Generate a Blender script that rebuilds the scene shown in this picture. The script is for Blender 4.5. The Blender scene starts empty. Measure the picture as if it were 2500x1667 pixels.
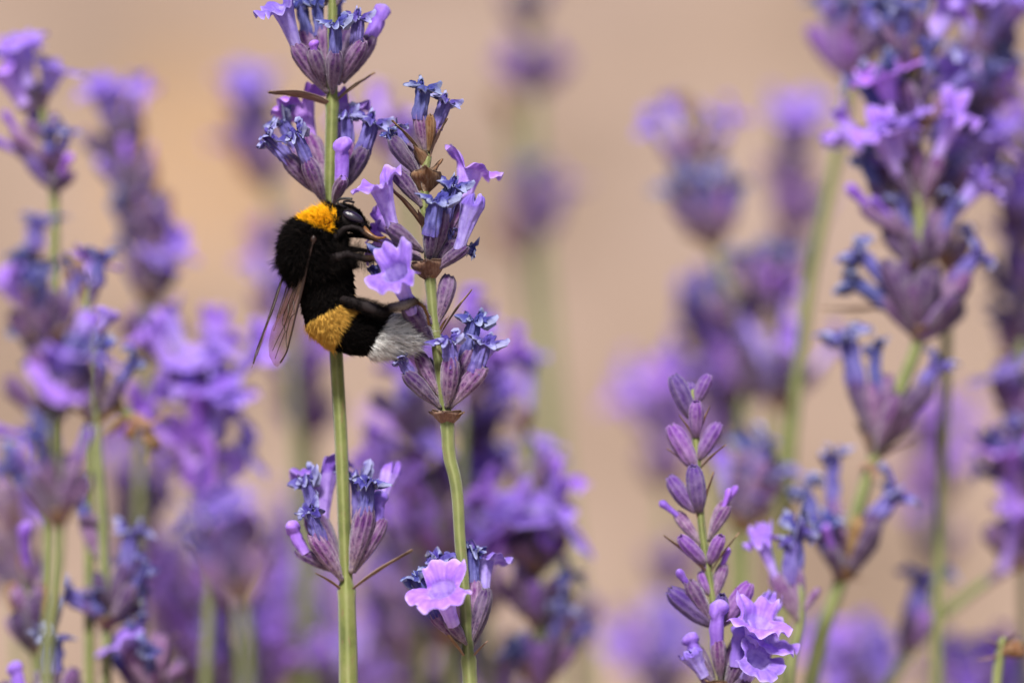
import bpy, bmesh, math, random
import numpy as np
from mathutils import Vector, Matrix, noise

# ------------------------------------------------------------------ camera, world, sun, exposure
SC = bpy.context.scene
COL = SC.collection
PITCH = math.radians(12.0)
LENS, SENSOR = 200.0, 36.0
FRAME_W = 0.100                                   # width of the view at the focus plane, metres
D = FRAME_W * LENS / SENSOR                       # focus distance
FOCUS = Vector((0.0, 0.0, 0.400))                 # 40 cm above the ground
RIGHT = Vector((1, 0, 0))
UP = Vector((0, math.sin(PITCH), math.cos(PITCH)))
FWD = Vector((0, math.cos(PITCH), -math.sin(PITCH)))

cam_d = bpy.data.cameras.new('camera')
cam = bpy.data.objects.new('camera', cam_d); COL.objects.link(cam)
cam.location = FOCUS - FWD * D
cam.rotation_euler = (math.radians(90) - PITCH, 0, 0)
cam_d.lens = LENS; cam_d.sensor_width = SENSOR
cam_d.clip_start = 0.02; cam_d.clip_end = 500
cam_d.dof.use_dof = True; cam_d.dof.focus_distance = D
cam_d.dof.aperture_fstop = 8.2
SC.camera = cam

SUN_EL, SUN_AZ = math.radians(57), math.radians(-168)    # azimuth from +Y, clockwise
W = bpy.data.worlds.new('World'); SC.world = W; W.use_nodes = True
wn = W.node_tree.nodes; wl = W.node_tree.links
sky = wn.new('ShaderNodeTexSky'); sky.sky_type = 'NISHITA'; sky.sun_disc = False
sky.sun_elevation = SUN_EL; sky.sun_rotation = SUN_AZ
sky.air_density = 1.0; sky.dust_density = 3.0; sky.ozone_density = 1.0
wn['Background'].inputs['Strength'].default_value = 0.065
wl.new(sky.outputs[0], wn['Background'].inputs['Color'])
sun_d = bpy.data.lights.new('sun', 'SUN'); sun_d.energy = 3.4; sun_d.angle = math.radians(10)
sun_d.color = (1.0, 0.965, 0.92)
sun = bpy.data.objects.new('sun', sun_d); COL.objects.link(sun)
sdir = Vector((math.sin(SUN_AZ) * math.cos(SUN_EL), math.cos(SUN_AZ) * math.cos(SUN_EL), math.sin(SUN_EL)))
sun.rotation_euler = (-sdir).to_track_quat('-Z', 'Y').to_euler()
sun.location = (0, 0, 3)
SC.view_settings.view_transform = 'Standard'; SC.view_settings.look = 'None'
SC.view_settings.gamma = 1.0; SC.view_settings.use_curve_mapping = False
SC.view_settings.exposure = 0.87
SC.render.engine = 'CYCLES'
SC.cycles.max_bounces = 8; SC.cycles.transparent_max_bounces = 16
SC.cycles.use_denoising = True

RND = random.Random(7)
V = Vector

def P(px, py, dz=0.0, s=1.0):
    """point of the place: photo coordinates (2500 wide) and a distance dz in mm behind the focus plane"""
    k = (D + dz * 1e-3) / D * (FRAME_W / 2500.0)
    return FOCUS + RIGHT * ((px * s - 1250) * k) + UP * ((833.5 - py * s) * k) + FWD * (dz * 1e-3)

# ------------------------------------------------------------------ materials
def mat(name):
    m = bpy.data.materials.new(name); m.use_nodes = True
    nt = m.node_tree; nt.nodes.clear()
    return m, nt, nt.nodes, nt.links

def N(nt, t, **kw):
    n = nt.nodes.new(t)
    for k, v in kw.items():
        if k in n.inputs: n.inputs[k].default_value = v
        else: setattr(n, k, v)
    return n

def ramp(nt, fac, stops, interp='LINEAR'):
    r = nt.nodes.new('ShaderNodeValToRGB'); cr = r.color_ramp; cr.interpolation = interp
    while len(cr.elements) < len(stops): cr.elements.new(0.5)
    for e, (p, c) in zip(cr.elements, stops):
        e.position = p; e.color = (*c, 1) if len(c) == 3 else c
    if fac is not None: nt.links.new(fac, r.inputs[0])
    return r.outputs[0]

def mixc(nt, fac, a, b, mode='MIX'):
    m = nt.nodes.new('ShaderNodeMix'); m.data_type = 'RGBA'; m.blend_type = mode
    for sock, v in ((m.inputs[0], fac), (m.inputs[6], a), (m.inputs[7], b)):
        if isinstance(v, (int, float)): sock.default_value = v
        elif isinstance(v, tuple): sock.default_value = (*v, 1)
        else: nt.links.new(v, sock)
    return m.outputs[2]

def mathn(nt, op, a, b=None, clamp=False):
    m = nt.nodes.new('ShaderNodeMath'); m.operation = op; m.use_clamp = clamp
    for i, v in enumerate((a, b)):
        if v is None: continue
        if isinstance(v, (int, float)): m.inputs[i].default_value = v
        else: nt.links.new(v, m.inputs[i])
    return m.outputs[0]

def noise_tex(nt, vec, scale, detail=3, rough=0.55, stretch=None):
    if stretch:
        mp = nt.nodes.new('ShaderNodeMapping'); mp.inputs['Scale'].default_value = stretch
        nt.links.new(vec, mp.inputs[0]); vec = mp.outputs[0]
    n = nt.nodes.new('ShaderNodeTexNoise'); n.inputs['Scale'].default_value = scale
    n.inputs['Detail'].default_value = detail; n.inputs['Roughness'].default_value = rough
    nt.links.new(vec, n.inputs['Vector'])
    return n.outputs['Fac']

def principled(nt, color, rough=0.6, sheen=0.0, spec=0.3, translucent=0.0, bump=None, bump_d=0.2, tcol=None):
    p = nt.nodes.new('ShaderNodeBsdfPrincipled')
    if isinstance(color, tuple): p.inputs['Base Color'].default_value = (*color, 1)
    else: nt.links.new(color, p.inputs['Base Color'])
    p.inputs['Roughness'].default_value = rough
    p.inputs['Specular IOR Level'].default_value = spec
    p.inputs['Sheen Weight'].default_value = sheen
    p.inputs['Sheen Roughness'].default_value = 0.4
    out = nt.nodes.new('ShaderNodeOutputMaterial')
    if bump is not None:
        b = nt.nodes.new('ShaderNodeBump'); b.inputs['Strength'].default_value = bump_d
        b.inputs['Distance'].default_value = 0.0002
        nt.links.new(bump, b.inputs['Height']); nt.links.new(b.outputs[0], p.inputs['Normal'])
    sh = p.outputs[0]
    if translucent > 0:
        t = nt.nodes.new('ShaderNodeBsdfTranslucent')
        c = tcol if tcol is not None else color
        if isinstance(c, tuple): t.inputs[0].default_value = (*c, 1)
        else: nt.links.new(c, t.inputs[0])
        mx = nt.nodes.new('ShaderNodeMixShader'); mx.inputs[0].default_value = translucent
        nt.links.new(sh, mx.inputs[1]); nt.links.new(t.outputs[0], mx.inputs[2]); sh = mx.outputs[0]
    nt.links.new(sh, out.inputs[0])
    return p

def coords(nt):
    tc = nt.nodes.new('ShaderNodeTexCoord'); oi = nt.nodes.new('ShaderNodeObjectInfo')
    # every copy gets its own piece of the texture
    cx = nt.nodes.new('ShaderNodeCombineXYZ')
    nt.links.new(mathn(nt, 'MULTIPLY', oi.outputs['Random'], 37.0), cx.inputs[0])
    nt.links.new(mathn(nt, 'MULTIPLY', oi.outputs['Random'], 91.0), cx.inputs[1])
    ad = nt.nodes.new('ShaderNodeVectorMath'); ad.operation = 'ADD'
    nt.links.new(tc.outputs['Object'], ad.inputs[0]); nt.links.new(cx.outputs[0], ad.inputs[1])
    sep = nt.nodes.new('ShaderNodeSeparateXYZ'); nt.links.new(tc.outputs['Object'], sep.inputs[0])
    return ad.outputs[0], sep.outputs[2], oi.outputs['Random']

def attr(nt, name):
    a = nt.nodes.new('ShaderNodeAttribute'); a.attribute_name = name
    return a.outputs['Fac'], a.outputs['Color']

def make_calyx_mat(name, base, mid, tip, pale, spot, sheen=0.25, spots=0.75):
    m, nt, _, _ = mat(name)
    vec, z, rnd = coords(nt)
    rib, _ = attr(nt, 'rib')
    c = ramp(nt, z, [(0.0, base), (0.3, mid), (0.75, tip), (1.0, tip)])
    n1 = noise_tex(nt, vec, 19, 3, 0.7, (1.7, 1.7, 0.8))
    c = mixc(nt, mathn(nt, 'MULTIPLY', ramp(nt, n1, [(0.46, (0, 0, 0)), (0.58, (1, 1, 1))]), spots), c, spot)
    n2 = noise_tex(nt, vec, 5, 2, 0.5)
    c = mixc(nt, ramp(nt, n2, [(0.42, (0, 0, 0)), (0.75, (.5, .5, .5))]), c, pale)
    c = mixc(nt, mathn(nt, 'MULTIPLY', rib, 0.34), c, pale)
    hs = nt.nodes.new('ShaderNodeHueSaturation'); nt.links.new(c, hs.inputs['Color'])
    nt.links.new(mathn(nt, 'ADD', mathn(nt, 'MULTIPLY', rnd, 0.05), 0.475), hs.inputs['Hue'])
    nt.links.new(mathn(nt, 'ADD', mathn(nt, 'MULTIPLY', rnd, 0.6), 0.7), hs.inputs['Value'])
    fz = noise_tex(nt, vec, 60, 2, 0.6, (1, 1, 0.25))
    principled(nt, hs.outputs[0], 0.75, sheen, 0.2, 0.0, fz, 0.5)
    return m

M = {}
M['calyx'] = make_calyx_mat('calyx_mauve', (0.21, 0.17, 0.12), (0.175, 0.10, 0.165), (0.095, 0.026, 0.14), (0.33, 0.25, 0.34), (0.034, 0.005, 0.070), .3, .9)
M['calyx_violet'] = make_calyx_mat('calyx_violet', (0.17, 0.12, 0.10), (0.13, 0.06, 0.20), (0.105, 0.034, 0.235), (0.30, 0.20, 0.40), (0.045, 0.012, 0.12), 0.25, 0.5)
M['calyx_dry'] = make_calyx_mat('calyx_dry', (0.30, 0.20, 0.10), (0.22, 0.11, 0.04), (0.19, 0.085, 0.03), (0.40, 0.28, 0.16), (0.08, 0.03, 0.01), 0.1)

def make_petal_mat(name, deep, mid, pale, tr=0.24, stops=None, rk=0.35):
    m, nt, _, _ = mat(name)
    vec, z, rnd = coords(nt)
    s, _ = attr(nt, 'rim')
    n1 = noise_tex(nt, vec, 5, 3, 0.55)
    c = ramp(nt, s, stops or [(0.0, pale), (0.35, mid), (0.6, mid), (0.85, mid), (1.0, pale)])
    c = mixc(nt, ramp(nt, n1, [(0.45, (0, 0, 0)), (0.75, (0.75, 0.75, 0.75))]), c, deep)
    v, _ = attr(nt, 'rib')
    c = mixc(nt, mathn(nt, 'MULTIPLY', v, rk), c, deep)
    hs = nt.nodes.new('ShaderNodeHueSaturation'); nt.links.new(c, hs.inputs['Color'])
    nt.links.new(mathn(nt, 'ADD', mathn(nt, 'MULTIPLY', rnd, 0.03), 0.485), hs.inputs['Hue'])
    nt.links.new(mathn(nt, 'ADD', mathn(nt, 'MULTIPLY', rnd, 0.30), 0.80), hs.inputs['Value'])
    fz = noise_tex(nt, vec, 35, 2, 0.6)
    principled(nt, hs.outputs[0], 0.6, 0.15, 0.25, tr, fz, 0.25)
    return m
M['petal'] = make_petal_mat('petal_lilac', (0.21, 0.085, 0.56), (0.37, 0.205, 0.79), (0.55, 0.42, 0.88))
M['petal_deep'] = make_petal_mat('petal_purple', (0.20, 0.06, 0.50), (0.36, 0.16, 0.72), (0.56, 0.36, 0.85))
M['wilted'] = make_petal_mat('petal_wilted_blue', (0.020, 0.012, 0.17), (0.085, 0.075, 0.33), (0.40, 0.43, 0.66), 0.08,
    [(0.0, (0.15, 0.10, 0.33)), (0.05, (0.17, 0.155, 0.42)), (0.12, (0.115, 0.10, 0.36)), (0.35, (0.035, 0.025, 0.22)), (0.75, (0.10, 0.09, 0.36)), (0.93, (0.36, 0.38, 0.62))], .5)

def make_bract_mat():
    m, nt, _, _ = mat('bract_papery')
    vec, z, rnd = coords(nt); r, _ = attr(nt, 'rim')
    n1 = noise_tex(nt, vec, 6, 4, 0.6, (3, 3, 0.6))
    c = ramp(nt, n1, [(0.3, (0.11, 0.045, 0.015)), (0.5, (0.25, 0.12, 0.045)), (0.72, (0.36, 0.25, 0.15))])
    c = mixc(nt, mathn(nt, 'MULTIPLY', r, 0.5), c, (0.42, 0.33, 0.22))
    c = mixc(nt, mathn(nt, 'MULTIPLY', rnd, 0.35), c, (0.24, 0.15, 0.17))
    principled(nt, c, 0.7, 0.1, 0.25, 0.15, n1, 0.4)
    return m
M['bract'] = make_bract_mat()

def make_stem_mat():
    m, nt, _, _ = mat('stem_green')
    tc = nt.nodes.new('ShaderNodeTexCoord'); rib, _ = attr(nt, 'rib')
    oi = nt.nodes.new('ShaderNodeObjectInfo')
    n1 = noise_tex(nt, tc.outputs['Object'], 0.35, 4, 0.6)
    c = ramp(nt, n1, [(0.3, (0.085, 0.11, 0.022)), (0.55, (0.175, 0.20, 0.05)), (0.8, (0.235, 0.235, 0.09))])
    n2 = noise_tex(nt, tc.outputs['Object'], 2.2, 3, 0.6, (1, 1, 0.35))
    c = mixc(nt, ramp(nt, n2, [(0.58, (0, 0, 0)), (0.72, (0.7, 0.7, 0.7))]), c, (0.20, 0.13, 0.06))
    c = mixc(nt, mathn(nt, 'MULTIPLY', rib, 0.5), c, (0.29, 0.30, 0.14))
    c = mixc(nt, mathn(nt, 'MULTIPLY', oi.outputs['Random'], 0.3), c, (0.24, 0.26, 0.16))
    n3 = noise_tex(nt, tc.outputs['Object'], 9, 2, 0.6)
    principled(nt, c, 0.65, 0.25, 0.25, 0.0, n3, 0.4)
    return m
M['stem'] = make_stem_mat()

def make_ground_mat():
    m, nt, _, _ = mat('ground_dry_soil')
    tc = nt.nodes.new('ShaderNodeTexCoord'); o = tc.outputs['Object']
    n1 = noise_tex(nt, o, 6.0, 3, 0.5, (1, .42, 1))
    c = ramp(nt, n1, [(0.32, (0.13, 0.09, 0.06)), (0.43, (0.235, 0.163, 0.118)), (0.53, (0.32, 0.226, 0.17)), (0.66, (0.29, 0.212, 0.18))])
    def patch(x, y, rx, ry, col, k):
        nonlocal c
        mp = nt.nodes.new('ShaderNodeMapping'); mp.vector_type = 'TEXTURE'
        mp.inputs['Location'].default_value = (x, y, 0); mp.inputs['Scale'].default_value = (rx, ry, 1)
        nt.links.new(o, mp.inputs[0]); ln = nt.nodes.new('ShaderNodeVectorMath'); ln.operation = 'LENGTH'; nt.links.new(mp.outputs[0], ln.inputs[0])
        w = mathn(nt, 'ADD', ln.outputs['Value'], mathn(nt, 'MULTIPLY', noise_tex(nt, o, 14, 3, .6), 1.0))
        c = mixc(nt, ramp(nt, w, [(0.9, (k, k, k)), (1.5, (0, 0, 0))]), c, col)
    for q in PATCHES: patch(*q)
    n3 = noise_tex(nt, o, 160, 4, 0.7)
    c = mixc(nt, 0.5, c, ramp(nt, n3, [(0.3, (0.25, 0.25, 0.25)), (0.7, (0.75, 0.75, 0.75))]), 'OVERLAY')
    principled(nt, c, 0.95, 0, 0.1, 0, n3, 0.8)
    return m
def ground_hit(px, py):
    c = cam.location; d = (P(px, py) - c).normalized(); t = -c.z / d.z
    return c + d * t
PATCHES = []
# sandy and dark patches of the soil: centre, size, colour, weight
for px, py, w_, h_, col_, k_ in [(470, 430, 260, 420, (0.44, 0.24, 0.08), .95), (540, 130, 180, 200, (0.42, 0.235, 0.09), .9), (1450, 170, 330, 160, (0.13, 0.088, 0.06), .9), (1230, 20, 260, 80, (0.12, 0.08, 0.045), .8),
                                 (760, 330, 200, 160, (0.19, 0.13, 0.09), .5), (150, 380, 260, 120, (0.33, 0.22, 0.12), .6), (1480, 700, 200, 240, (0.36, 0.255, 0.20), .6), (1750, 120, 260, 130, (0.22, 0.155, 0.10), .4)]:
    g0 = ground_hit(px, py); g1 = ground_hit(px, py - h_); g2 = ground_hit(px + w_, py)
    PATCHES.append((g0.x, g0.y, abs(g2.x - g0.x), abs(g1.y - g0.y) * .8, col_, k_))
M['ground'] = make_ground_mat()

def simple(name, col, rough=0.5, spec=0.4, **kw):
    m, nt, _, _ = mat(name); principled(nt, col, rough, 0, spec, **kw); return m

def make_bee_mats():
    m, nt, _, _ = mat('bee_chitin')
    _, col = attr(nt, 'tone')
    tc = nt.nodes.new('ShaderNodeTexCoord')
    n = noise_tex(nt, tc.outputs['Object'], 9, 3, 0.6)
    c = mixc(nt, mathn(nt, 'MULTIPLY', n, 0.35), col, (0.02, 0.014, 0.012))
    principled(nt, c, 0.6, 0, 0.10, 0, n, 0.4); M['chitin'] = m
    m, nt, _, _ = mat('bee_fur'); _, col = attr(nt, 'tone')
    principled(nt, col, 0.7, 0, 0.05, 0.10); M['fur'] = m
    m, nt, _, _ = mat('bee_eye'); tc = nt.nodes.new('ShaderNodeTexCoord')
    vo = nt.nodes.new('ShaderNodeTexVoronoi'); vo.inputs['Scale'].default_value = 26
    nt.links.new(tc.outputs['Object'], vo.inputs['Vector'])
    principled(nt, (0.012, 0.008, 0.018), 0.22, 0, 0.6, 0, vo.outputs['Distance'], 0.12); M['eye'] = m
    m, nt, _, _ = mat('bee_wing_membrane'); tc = nt.nodes.new('ShaderNodeTexCoord')
    n = noise_tex(nt, tc.outputs['Object'], 1.1, 3, 0.5)
    tr = nt.nodes.new('ShaderNodeBsdfTransparent'); nt.links.new(ramp(nt, n, [(0.3, (0.78, 0.64, 0.56)), (0.7, (0.93, 0.84, 0.77))]), tr.inputs[0])
    df = nt.nodes.new('ShaderNodeBsdfPrincipled'); df.inputs['Base Color'].default_value = (0.22, 0.13, 0.09, 1)
    df.inputs['Roughness'].default_value = 0.25; df.inputs['Specular IOR Level'].default_value = 0.5
    b = nt.nodes.new('ShaderNodeBump'); b.inputs['Strength'].default_value = 0.3; b.inputs['Distance'].default_value = 0.0003
    nt.links.new(noise_tex(nt, tc.outputs['Object'], 2.5, 3, 0.5), b.inputs['Height']); nt.links.new(b.outputs[0], df.inputs['Normal'])
    mx = nt.nodes.new('ShaderNodeMixShader'); mx.inputs[0].default_value = 0.24
    out = nt.nodes.new('ShaderNodeOutputMaterial')
    nt.links.new(tr.outputs[0], mx.inputs[1]); nt.links.new(df.outputs[0], mx.inputs[2]); nt.links.new(mx.outputs[0], out.inputs[0])
    M['wing'] = m
    M['vein'] = simple('bee_wing_vein', (0.022, 0.010, 0.007), 0.4, 0.4)
make_bee_mats()

# ------------------------------------------------------------------ mesh helpers
def mesh_from(name, verts, faces, m, attrs=None, smooth=True):
    me = bpy.data.meshes.new(name)
    me.from_pydata([tuple(v) for v in verts], [], faces)
    for an, vals in (attrs or {}).items():
        a = me.attributes.new(an, 'FLOAT', 'POINT'); a.data.foreach_set('value', np.asarray(vals, dtype=np.float32))
    if smooth: me.polygons.foreach_set('use_smooth', [True] * len(me.polygons))
    if m: me.materials.append(m)
    me.update(); return me

def link(name, me, parent=None, mtx=None, pinv=None):
    o = bpy.data.objects.new(name, me); COL.objects.link(o)
    if parent: o.parent = parent
    if pinv is not None: o.matrix_parent_inverse = pinv
    if mtx is not None: o.matrix_basis = mtx
    return o

def grid_faces(rows, n, off=0, closed=True):
    f = []
    for i in range(rows - 1):
        for j in range(n if closed else n - 1):
            k = (j + 1) % n
            f.append((off + i * n + j, off + i * n + k, off + (i + 1) * n + k, off + (i + 1) * n + j))
    return f

def interp(x, xs, ys): return float(np.interp(x, xs, ys))

def calyx_mesh(seed, m, bend=0.08, closed=False, hairs=420):
    r = random.Random(seed); n = 40
    zs = [0, .05, .12, .2, .3, .4, .5, .6, .7, .8, .88, .94, .98, 1.0, .97, .92, .84]
    pr = ([0, .1, .3, .5, .68, .82, .92, 1.0], [.28, .38, .70, .94, 1.03, 1.02, .88, .52])
    if closed: pr = ([0, .1, .3, .55, .75, .9, 1.0], [.45, .72, 1.05, 1.18, 1.16, .98, .55])
    V_, rib = [], []
    ph = r.uniform(0, 6); bx = r.uniform(-1, 1) * bend; by = r.uniform(-1, 1) * bend
    nr = r.choice([8, 9, 10]); teeth = [r.uniform(.4, 1.3) for _ in range(5)]
    for i, z in enumerate(zs):
        inner = i > 13
        for j in range(n):
            t = 2 * math.pi * j / n
            rr = interp(z, *pr) * 0.16
            rb = 0.5 + 0.5 * math.cos(nr * t + ph)
            rr *= 1 + 0.13 * (rb - .5) * min(1, z * 4)
            rr *= 1 + 0.07 * noise.noise(V((math.cos(t) * 1.3, math.sin(t) * 1.3, z * 3 + seed * 9)))
            if inner: rr *= 0.84
            zz = z
            if z > .9:
                tk = (t * 5 / (2 * math.pi)) % 5
                zz += 0.035 * teeth[int(tk)] * (0.5 - 0.5 * math.cos(2 * math.pi * tk)) * (z - .9) / .1
            V_.append(V((rr * math.cos(t) + bx * z * z, rr * math.sin(t) + by * z * z, zz))); rib.append(rb ** 3 * min(1, z * 5) * (0 if inner else 1))
    f = grid_faces(len(zs), n)
    f.append(tuple(range(n - 1, -1, -1)))
    b = (len(zs) - 1) * n; f.append(tuple(b + j for j in range(n)))
    hr = random.Random(seed + 500)                    # short pale hairs of the calyx
    for _ in range(hairs):
        i = hr.randrange(2, 13); j = hr.randrange(n); a = V_[i * n + j].lerp(V_[(i + 1) * n + j], hr.random())
        o = V((a.x - bx * a.z * a.z, a.y - by * a.z * a.z, 0)).normalized(); tn = V((-o.y, o.x, 0))
        d = (o + V((0, 0, hr.uniform(-.2, .8))) + tn * hr.uniform(-.6, .6)).normalized() * hr.uniform(.015, .034)
        k = len(V_); V_ += [a + tn * .0035, a - tn * .0035, a + V((0, 0, .006)), a + d]; rib += [1, 1, 1, 1.6]
        f += [(k, k + 1, k + 3), (k + 1, k + 2, k + 3), (k + 2, k, k + 3)]
    return mesh_from('calyx', V_, f, m, {'rib': rib})

def corolla_mesh(name, seed, m, L=0.42, up=(20, 75), lo=(55, 120), ruffle=0.05, r0=0.11, r1=0.22, crumple=0.0, tube=1.0, narrow=1.0, wr=0.03, curl_rand=10, rows=11, lr=0.0, cup=.14):
    """tube along +Z from 0 to 1, five lobes: two of the upper lip towards +Y, three of the lower lip towards -Y"""
    r = random.Random(seed); n = 80
    cent = [58, 122, 205, 270, 335]; half = [35 * narrow, 35 * narrow, 34 * narrow, 36 * narrow, 34 * narrow]
    Ls = [L * r.uniform(1.05, 1.35), L * r.uniform(1.05, 1.35), L * r.uniform(.75, 1.0), L * r.uniform(.85, 1.1), L * r.uniform(.75, 1.0)]
    Ls = [q * r.uniform(1 - lr, 1 + lr * .7) for q in Ls]
    a1 = [up[1] + r.uniform(-curl_rand, curl_rand) for _ in range(2)] + [lo[1] + r.uniform(-curl_rand, curl_rand) for _ in range(3)]
    a0 = [up[0]] * 2 + [lo[0]] * 3
    tz = [0, .15, .3, .45, .6, .72, .84, .93, 1.0]
    V_, rim, rib = [], [], []
    ph = r.uniform(0, 9)
    for z in tz:
        for j in range(n):
            t = 2 * math.pi * j / n
            rr = interp(z, [0, .3, .7, 1], [r0, r0 * 1.05, (r0 + r1) / 2.1, r1])
            w = math.cos(9 * t + ph)
            rr *= 1 + wr * w + crumple * noise.noise(V((math.cos(t) * 2, math.sin(t) * 2, z * 4 + ph)))
            V_.append(V((rr * math.cos(t), rr * math.sin(t), z * tube))); rim.append(0.12 * z); rib.append((.5 + .5 * w) * .7)
    base = [V_[-n + j].copy() for j in range(n)]
    pos = [(V((b.x, b.y)).length, b.z) for b in base]
    Lj, A0, A1, CU = [], [], [], []
    cu = [r.uniform(.5, 1.3) * cup * (1 if k < 2 else -1) for k in range(5)]
    for j in range(n):
        td = 360 * j / n
        best = None
        for k in range(5):
            d = abs((td - cent[k] + 180) % 360 - 180) / half[k]
            if best is None or d < best[0]: best = (d, k)
        d, k = best
        e = max(0.0, 1 - min(d, 1) ** 3.2) ** 0.6
        Lj.append(Ls[k] * (0.16 + 0.84 * e))
        A0.append(a0[k]); A1.append(a1[k]); CU.append(cu[k] * (min(d, 1) ** 2 - .35))
    def sm(a, q):
        for _ in range(q): a = [(a[j - 1] + 2 * a[j] + a[(j + 1) % n]) / 4 for j in range(n)]
        return a
    Lj = sm(Lj, 2); A0 = sm(A0, 5); A1 = sm(A1, 5); CU = sm(CU, 2)
    for i in range(1, rows + 1):
        s = i / rows
        for j in range(n):
            t = 2 * math.pi * j / n
            al = math.radians(A0[j] + (A1[j] - A0[j]) * s ** 1.2)
            ds = Lj[j] / rows
            pr_, pz = pos[j]
            pr_ += ds * math.sin(al); pz += ds * math.cos(al); pos[j] = (pr_, pz)
            q = V((math.cos(t) * 2.2, math.sin(t) * 2.2, ph + s))
            off = ruffle * s * (noise.noise(q * 1.6) * 1.3 + 0.2 * math.sin(11 * t + ph) * s)
            off += CU[j] * s
            off2 = crumple * .5 * s * noise.noise(q * 2.3 + V((5, 3, 1)))
            ta = t + crumple * .6 * s * noise.noise(q * 1.2 + V((9, 1, 4)))
            rr = max(0.01, pr_ + off2)
            V_.append(V((rr * math.cos(ta), rr * math.sin(ta), pz + off)))
            rim.append(0.15 + 0.85 * s); rib.append(0.5 + 0.5 * math.cos(26 * t + ph) if s < .8 else 0.3)
    f = grid_faces(len(tz) + rows, n)
    return mesh_from(name, V_, f, m, {'rim': rim, 'rib': rib})

def bud_mesh(name, seed, m, lump=0.05):
    """closed corolla: a rounded, slightly creased capsule from 0 to 1"""
    r = random.Random(seed); n = 24; V_, rim, rib = [], [], []
    zs = [0, .2, .4, .55, .66, .74, .83, .92, .97, 1.0]; rs = [.125, .13, .135, .142, .155, .178, .185, .15, .09, .01]
    for z, rr in zip(zs, rs):
        for j in range(n):
            t = 2 * math.pi * j / n
            k = 1 + 0.08 * math.cos(2 * t + r.random() * .1) + lump * 2.5 * noise.noise(V((math.cos(t) * 1.5, math.sin(t) * 1.5, z * 4 + seed)))
            fold = .82 if (lump > .1 and .6 < z < .7) else 1
            V_.append(V((rr * k * fold * math.cos(t) + .09 * z ** 3, rr * k * fold * math.sin(t), z - (.05 * math.sin(t * 2) if .5 < z < .9 else 0)))); rim.append(0.2 + .75 * z); rib.append(.5 + .5 * math.cos(7 * t))
    f = grid_faces(len(zs), n); f.append(tuple(range((len(zs) - 1) * n, len(zs) * n)))
    return mesh_from(name, V_, f, m, {'rim': rim, 'rib': rib})

def bract_mesh(seed, wide=0.26, cup=0.9, tip=0.35, jag=.03):
    r = random.Random(seed); nu, nv = 15, 9; V_, rim = [], []
    for s_ in (0, 1):
        for i in range(nu):
            u = i / (nu - 1)
            w = wide * (math.sin(math.pi * min(1, u * 0.93 + .07) ** .8)) ** .9 * (1 if u < .55 else 1 - tip * (u - .55) / .45) + .012
            if u > .97: w *= .4
            for j in range(nv):
                v = -1 + 2 * j / (nv - 1)
                a = v * cup
                x = w * math.sin(a) / max(.2, math.sin(cup)); y = w * (math.cos(a) - 1) * 1.1 + 0.16 * u * u
                nz = noise.noise(V((v * 1.4, u * 3, seed * 3.1)))
                n2 = noise.noise(V((v * 4, u * 6, seed * 1.7 + 4)))
                V_.append(V((x + .03 * nz + jag * .5 * n2 * abs(v), y + .05 * nz * u + .025 * math.cos(v * 16) * u + s_ * .022 * (1 - abs(v) * .6), u + .03 * nz * abs(v) + jag * n2 * u))); rim.append(abs(v) ** 4)
    f = []
    for s_ in (0, 1):
        g = grid_faces(nu, nv, s_ * nu * nv, closed=False)
        f += g if s_ == 0 else [q[::-1] for q in g]
    o = nu * nv
    for i in range(nu - 1):
        for j in (0, nv - 1):
            q = (i * nv + j, (i + 1) * nv + j, o + (i + 1) * nv + j, o + i * nv + j); f.append(q if j else q[::-1])
    for j in range(nv - 1):
        f.append((j, j + 1, o + j + 1, o + j)); b = (nu - 1) * nv; f.append((b + j + 1, b + j, o + b + j, o + b + j + 1))
    return mesh_from('bract', V_, f, M['bract'], {'rim': rim})

LIB = {
    'calyx': [calyx_mesh(i, M['calyx']) for i in range(7)],
    'calyx_v': [calyx_mesh(20 + i, M['calyx_violet'], closed=True, hairs=150) for i in range(5)],
    'calyx_d': [calyx_mesh(40 + i, M['calyx_dry']) for i in range(3)],
    'fresh': [corolla_mesh('flower', i, M['petal'], L=.40, up=(0, 70), lo=(50, 115), ruffle=.15, curl_rand=16) for i in range(7)],
    'deep': [corolla_mesh('flower', 50 + i, M['petal_deep'], L=.42, up=(5, 65), lo=(50, 115), ruffle=.17, curl_rand=16) for i in range(4)],
    'half': [corolla_mesh('flower', 80 + i, M['petal'], L=.36, up=(0, -75), lo=(15, -40), ruffle=.10, curl_rand=35, crumple=.15) for i in range(4)],
    'wilted': [corolla_mesh('wilted_flower', 100 + i, M['wilted'], L=.36, up=(-10, 150), lo=(5, 190), ruffle=.22, r0=.115, r1=.125, crumple=.5, narrow=.6, wr=.12, curl_rand=110, rows=14, lr=.45) for i in range(9)],
    'closed': [bud_mesh('flower', i, M['petal'], .13) for i in range(4)],
    'bud': [bud_mesh('bud', 10 + i, M['petal_deep']) for i in range(3)],
    'bract': [bract_mesh(i, .17, .8, .75) for i in range(4)],
    'cup': [bract_mesh(20 + i, .42, 1.2, .75, .11) for i in range(4)],
}

def frame(z, y):
    z = z.normalized(); y = y - z * y.dot(z)
    if y.length < 1e-6: y = z.orthogonal()
    y.normalize(); x = y.cross(z)
    return Matrix((x, y, z)).transposed()

def xform(loc, z, y, sx, sz):
    m = frame(z, y).to_4x4() @ Matrix.Diagonal((sx, sx, sz, 1)); m.translation = loc
    return m

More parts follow.
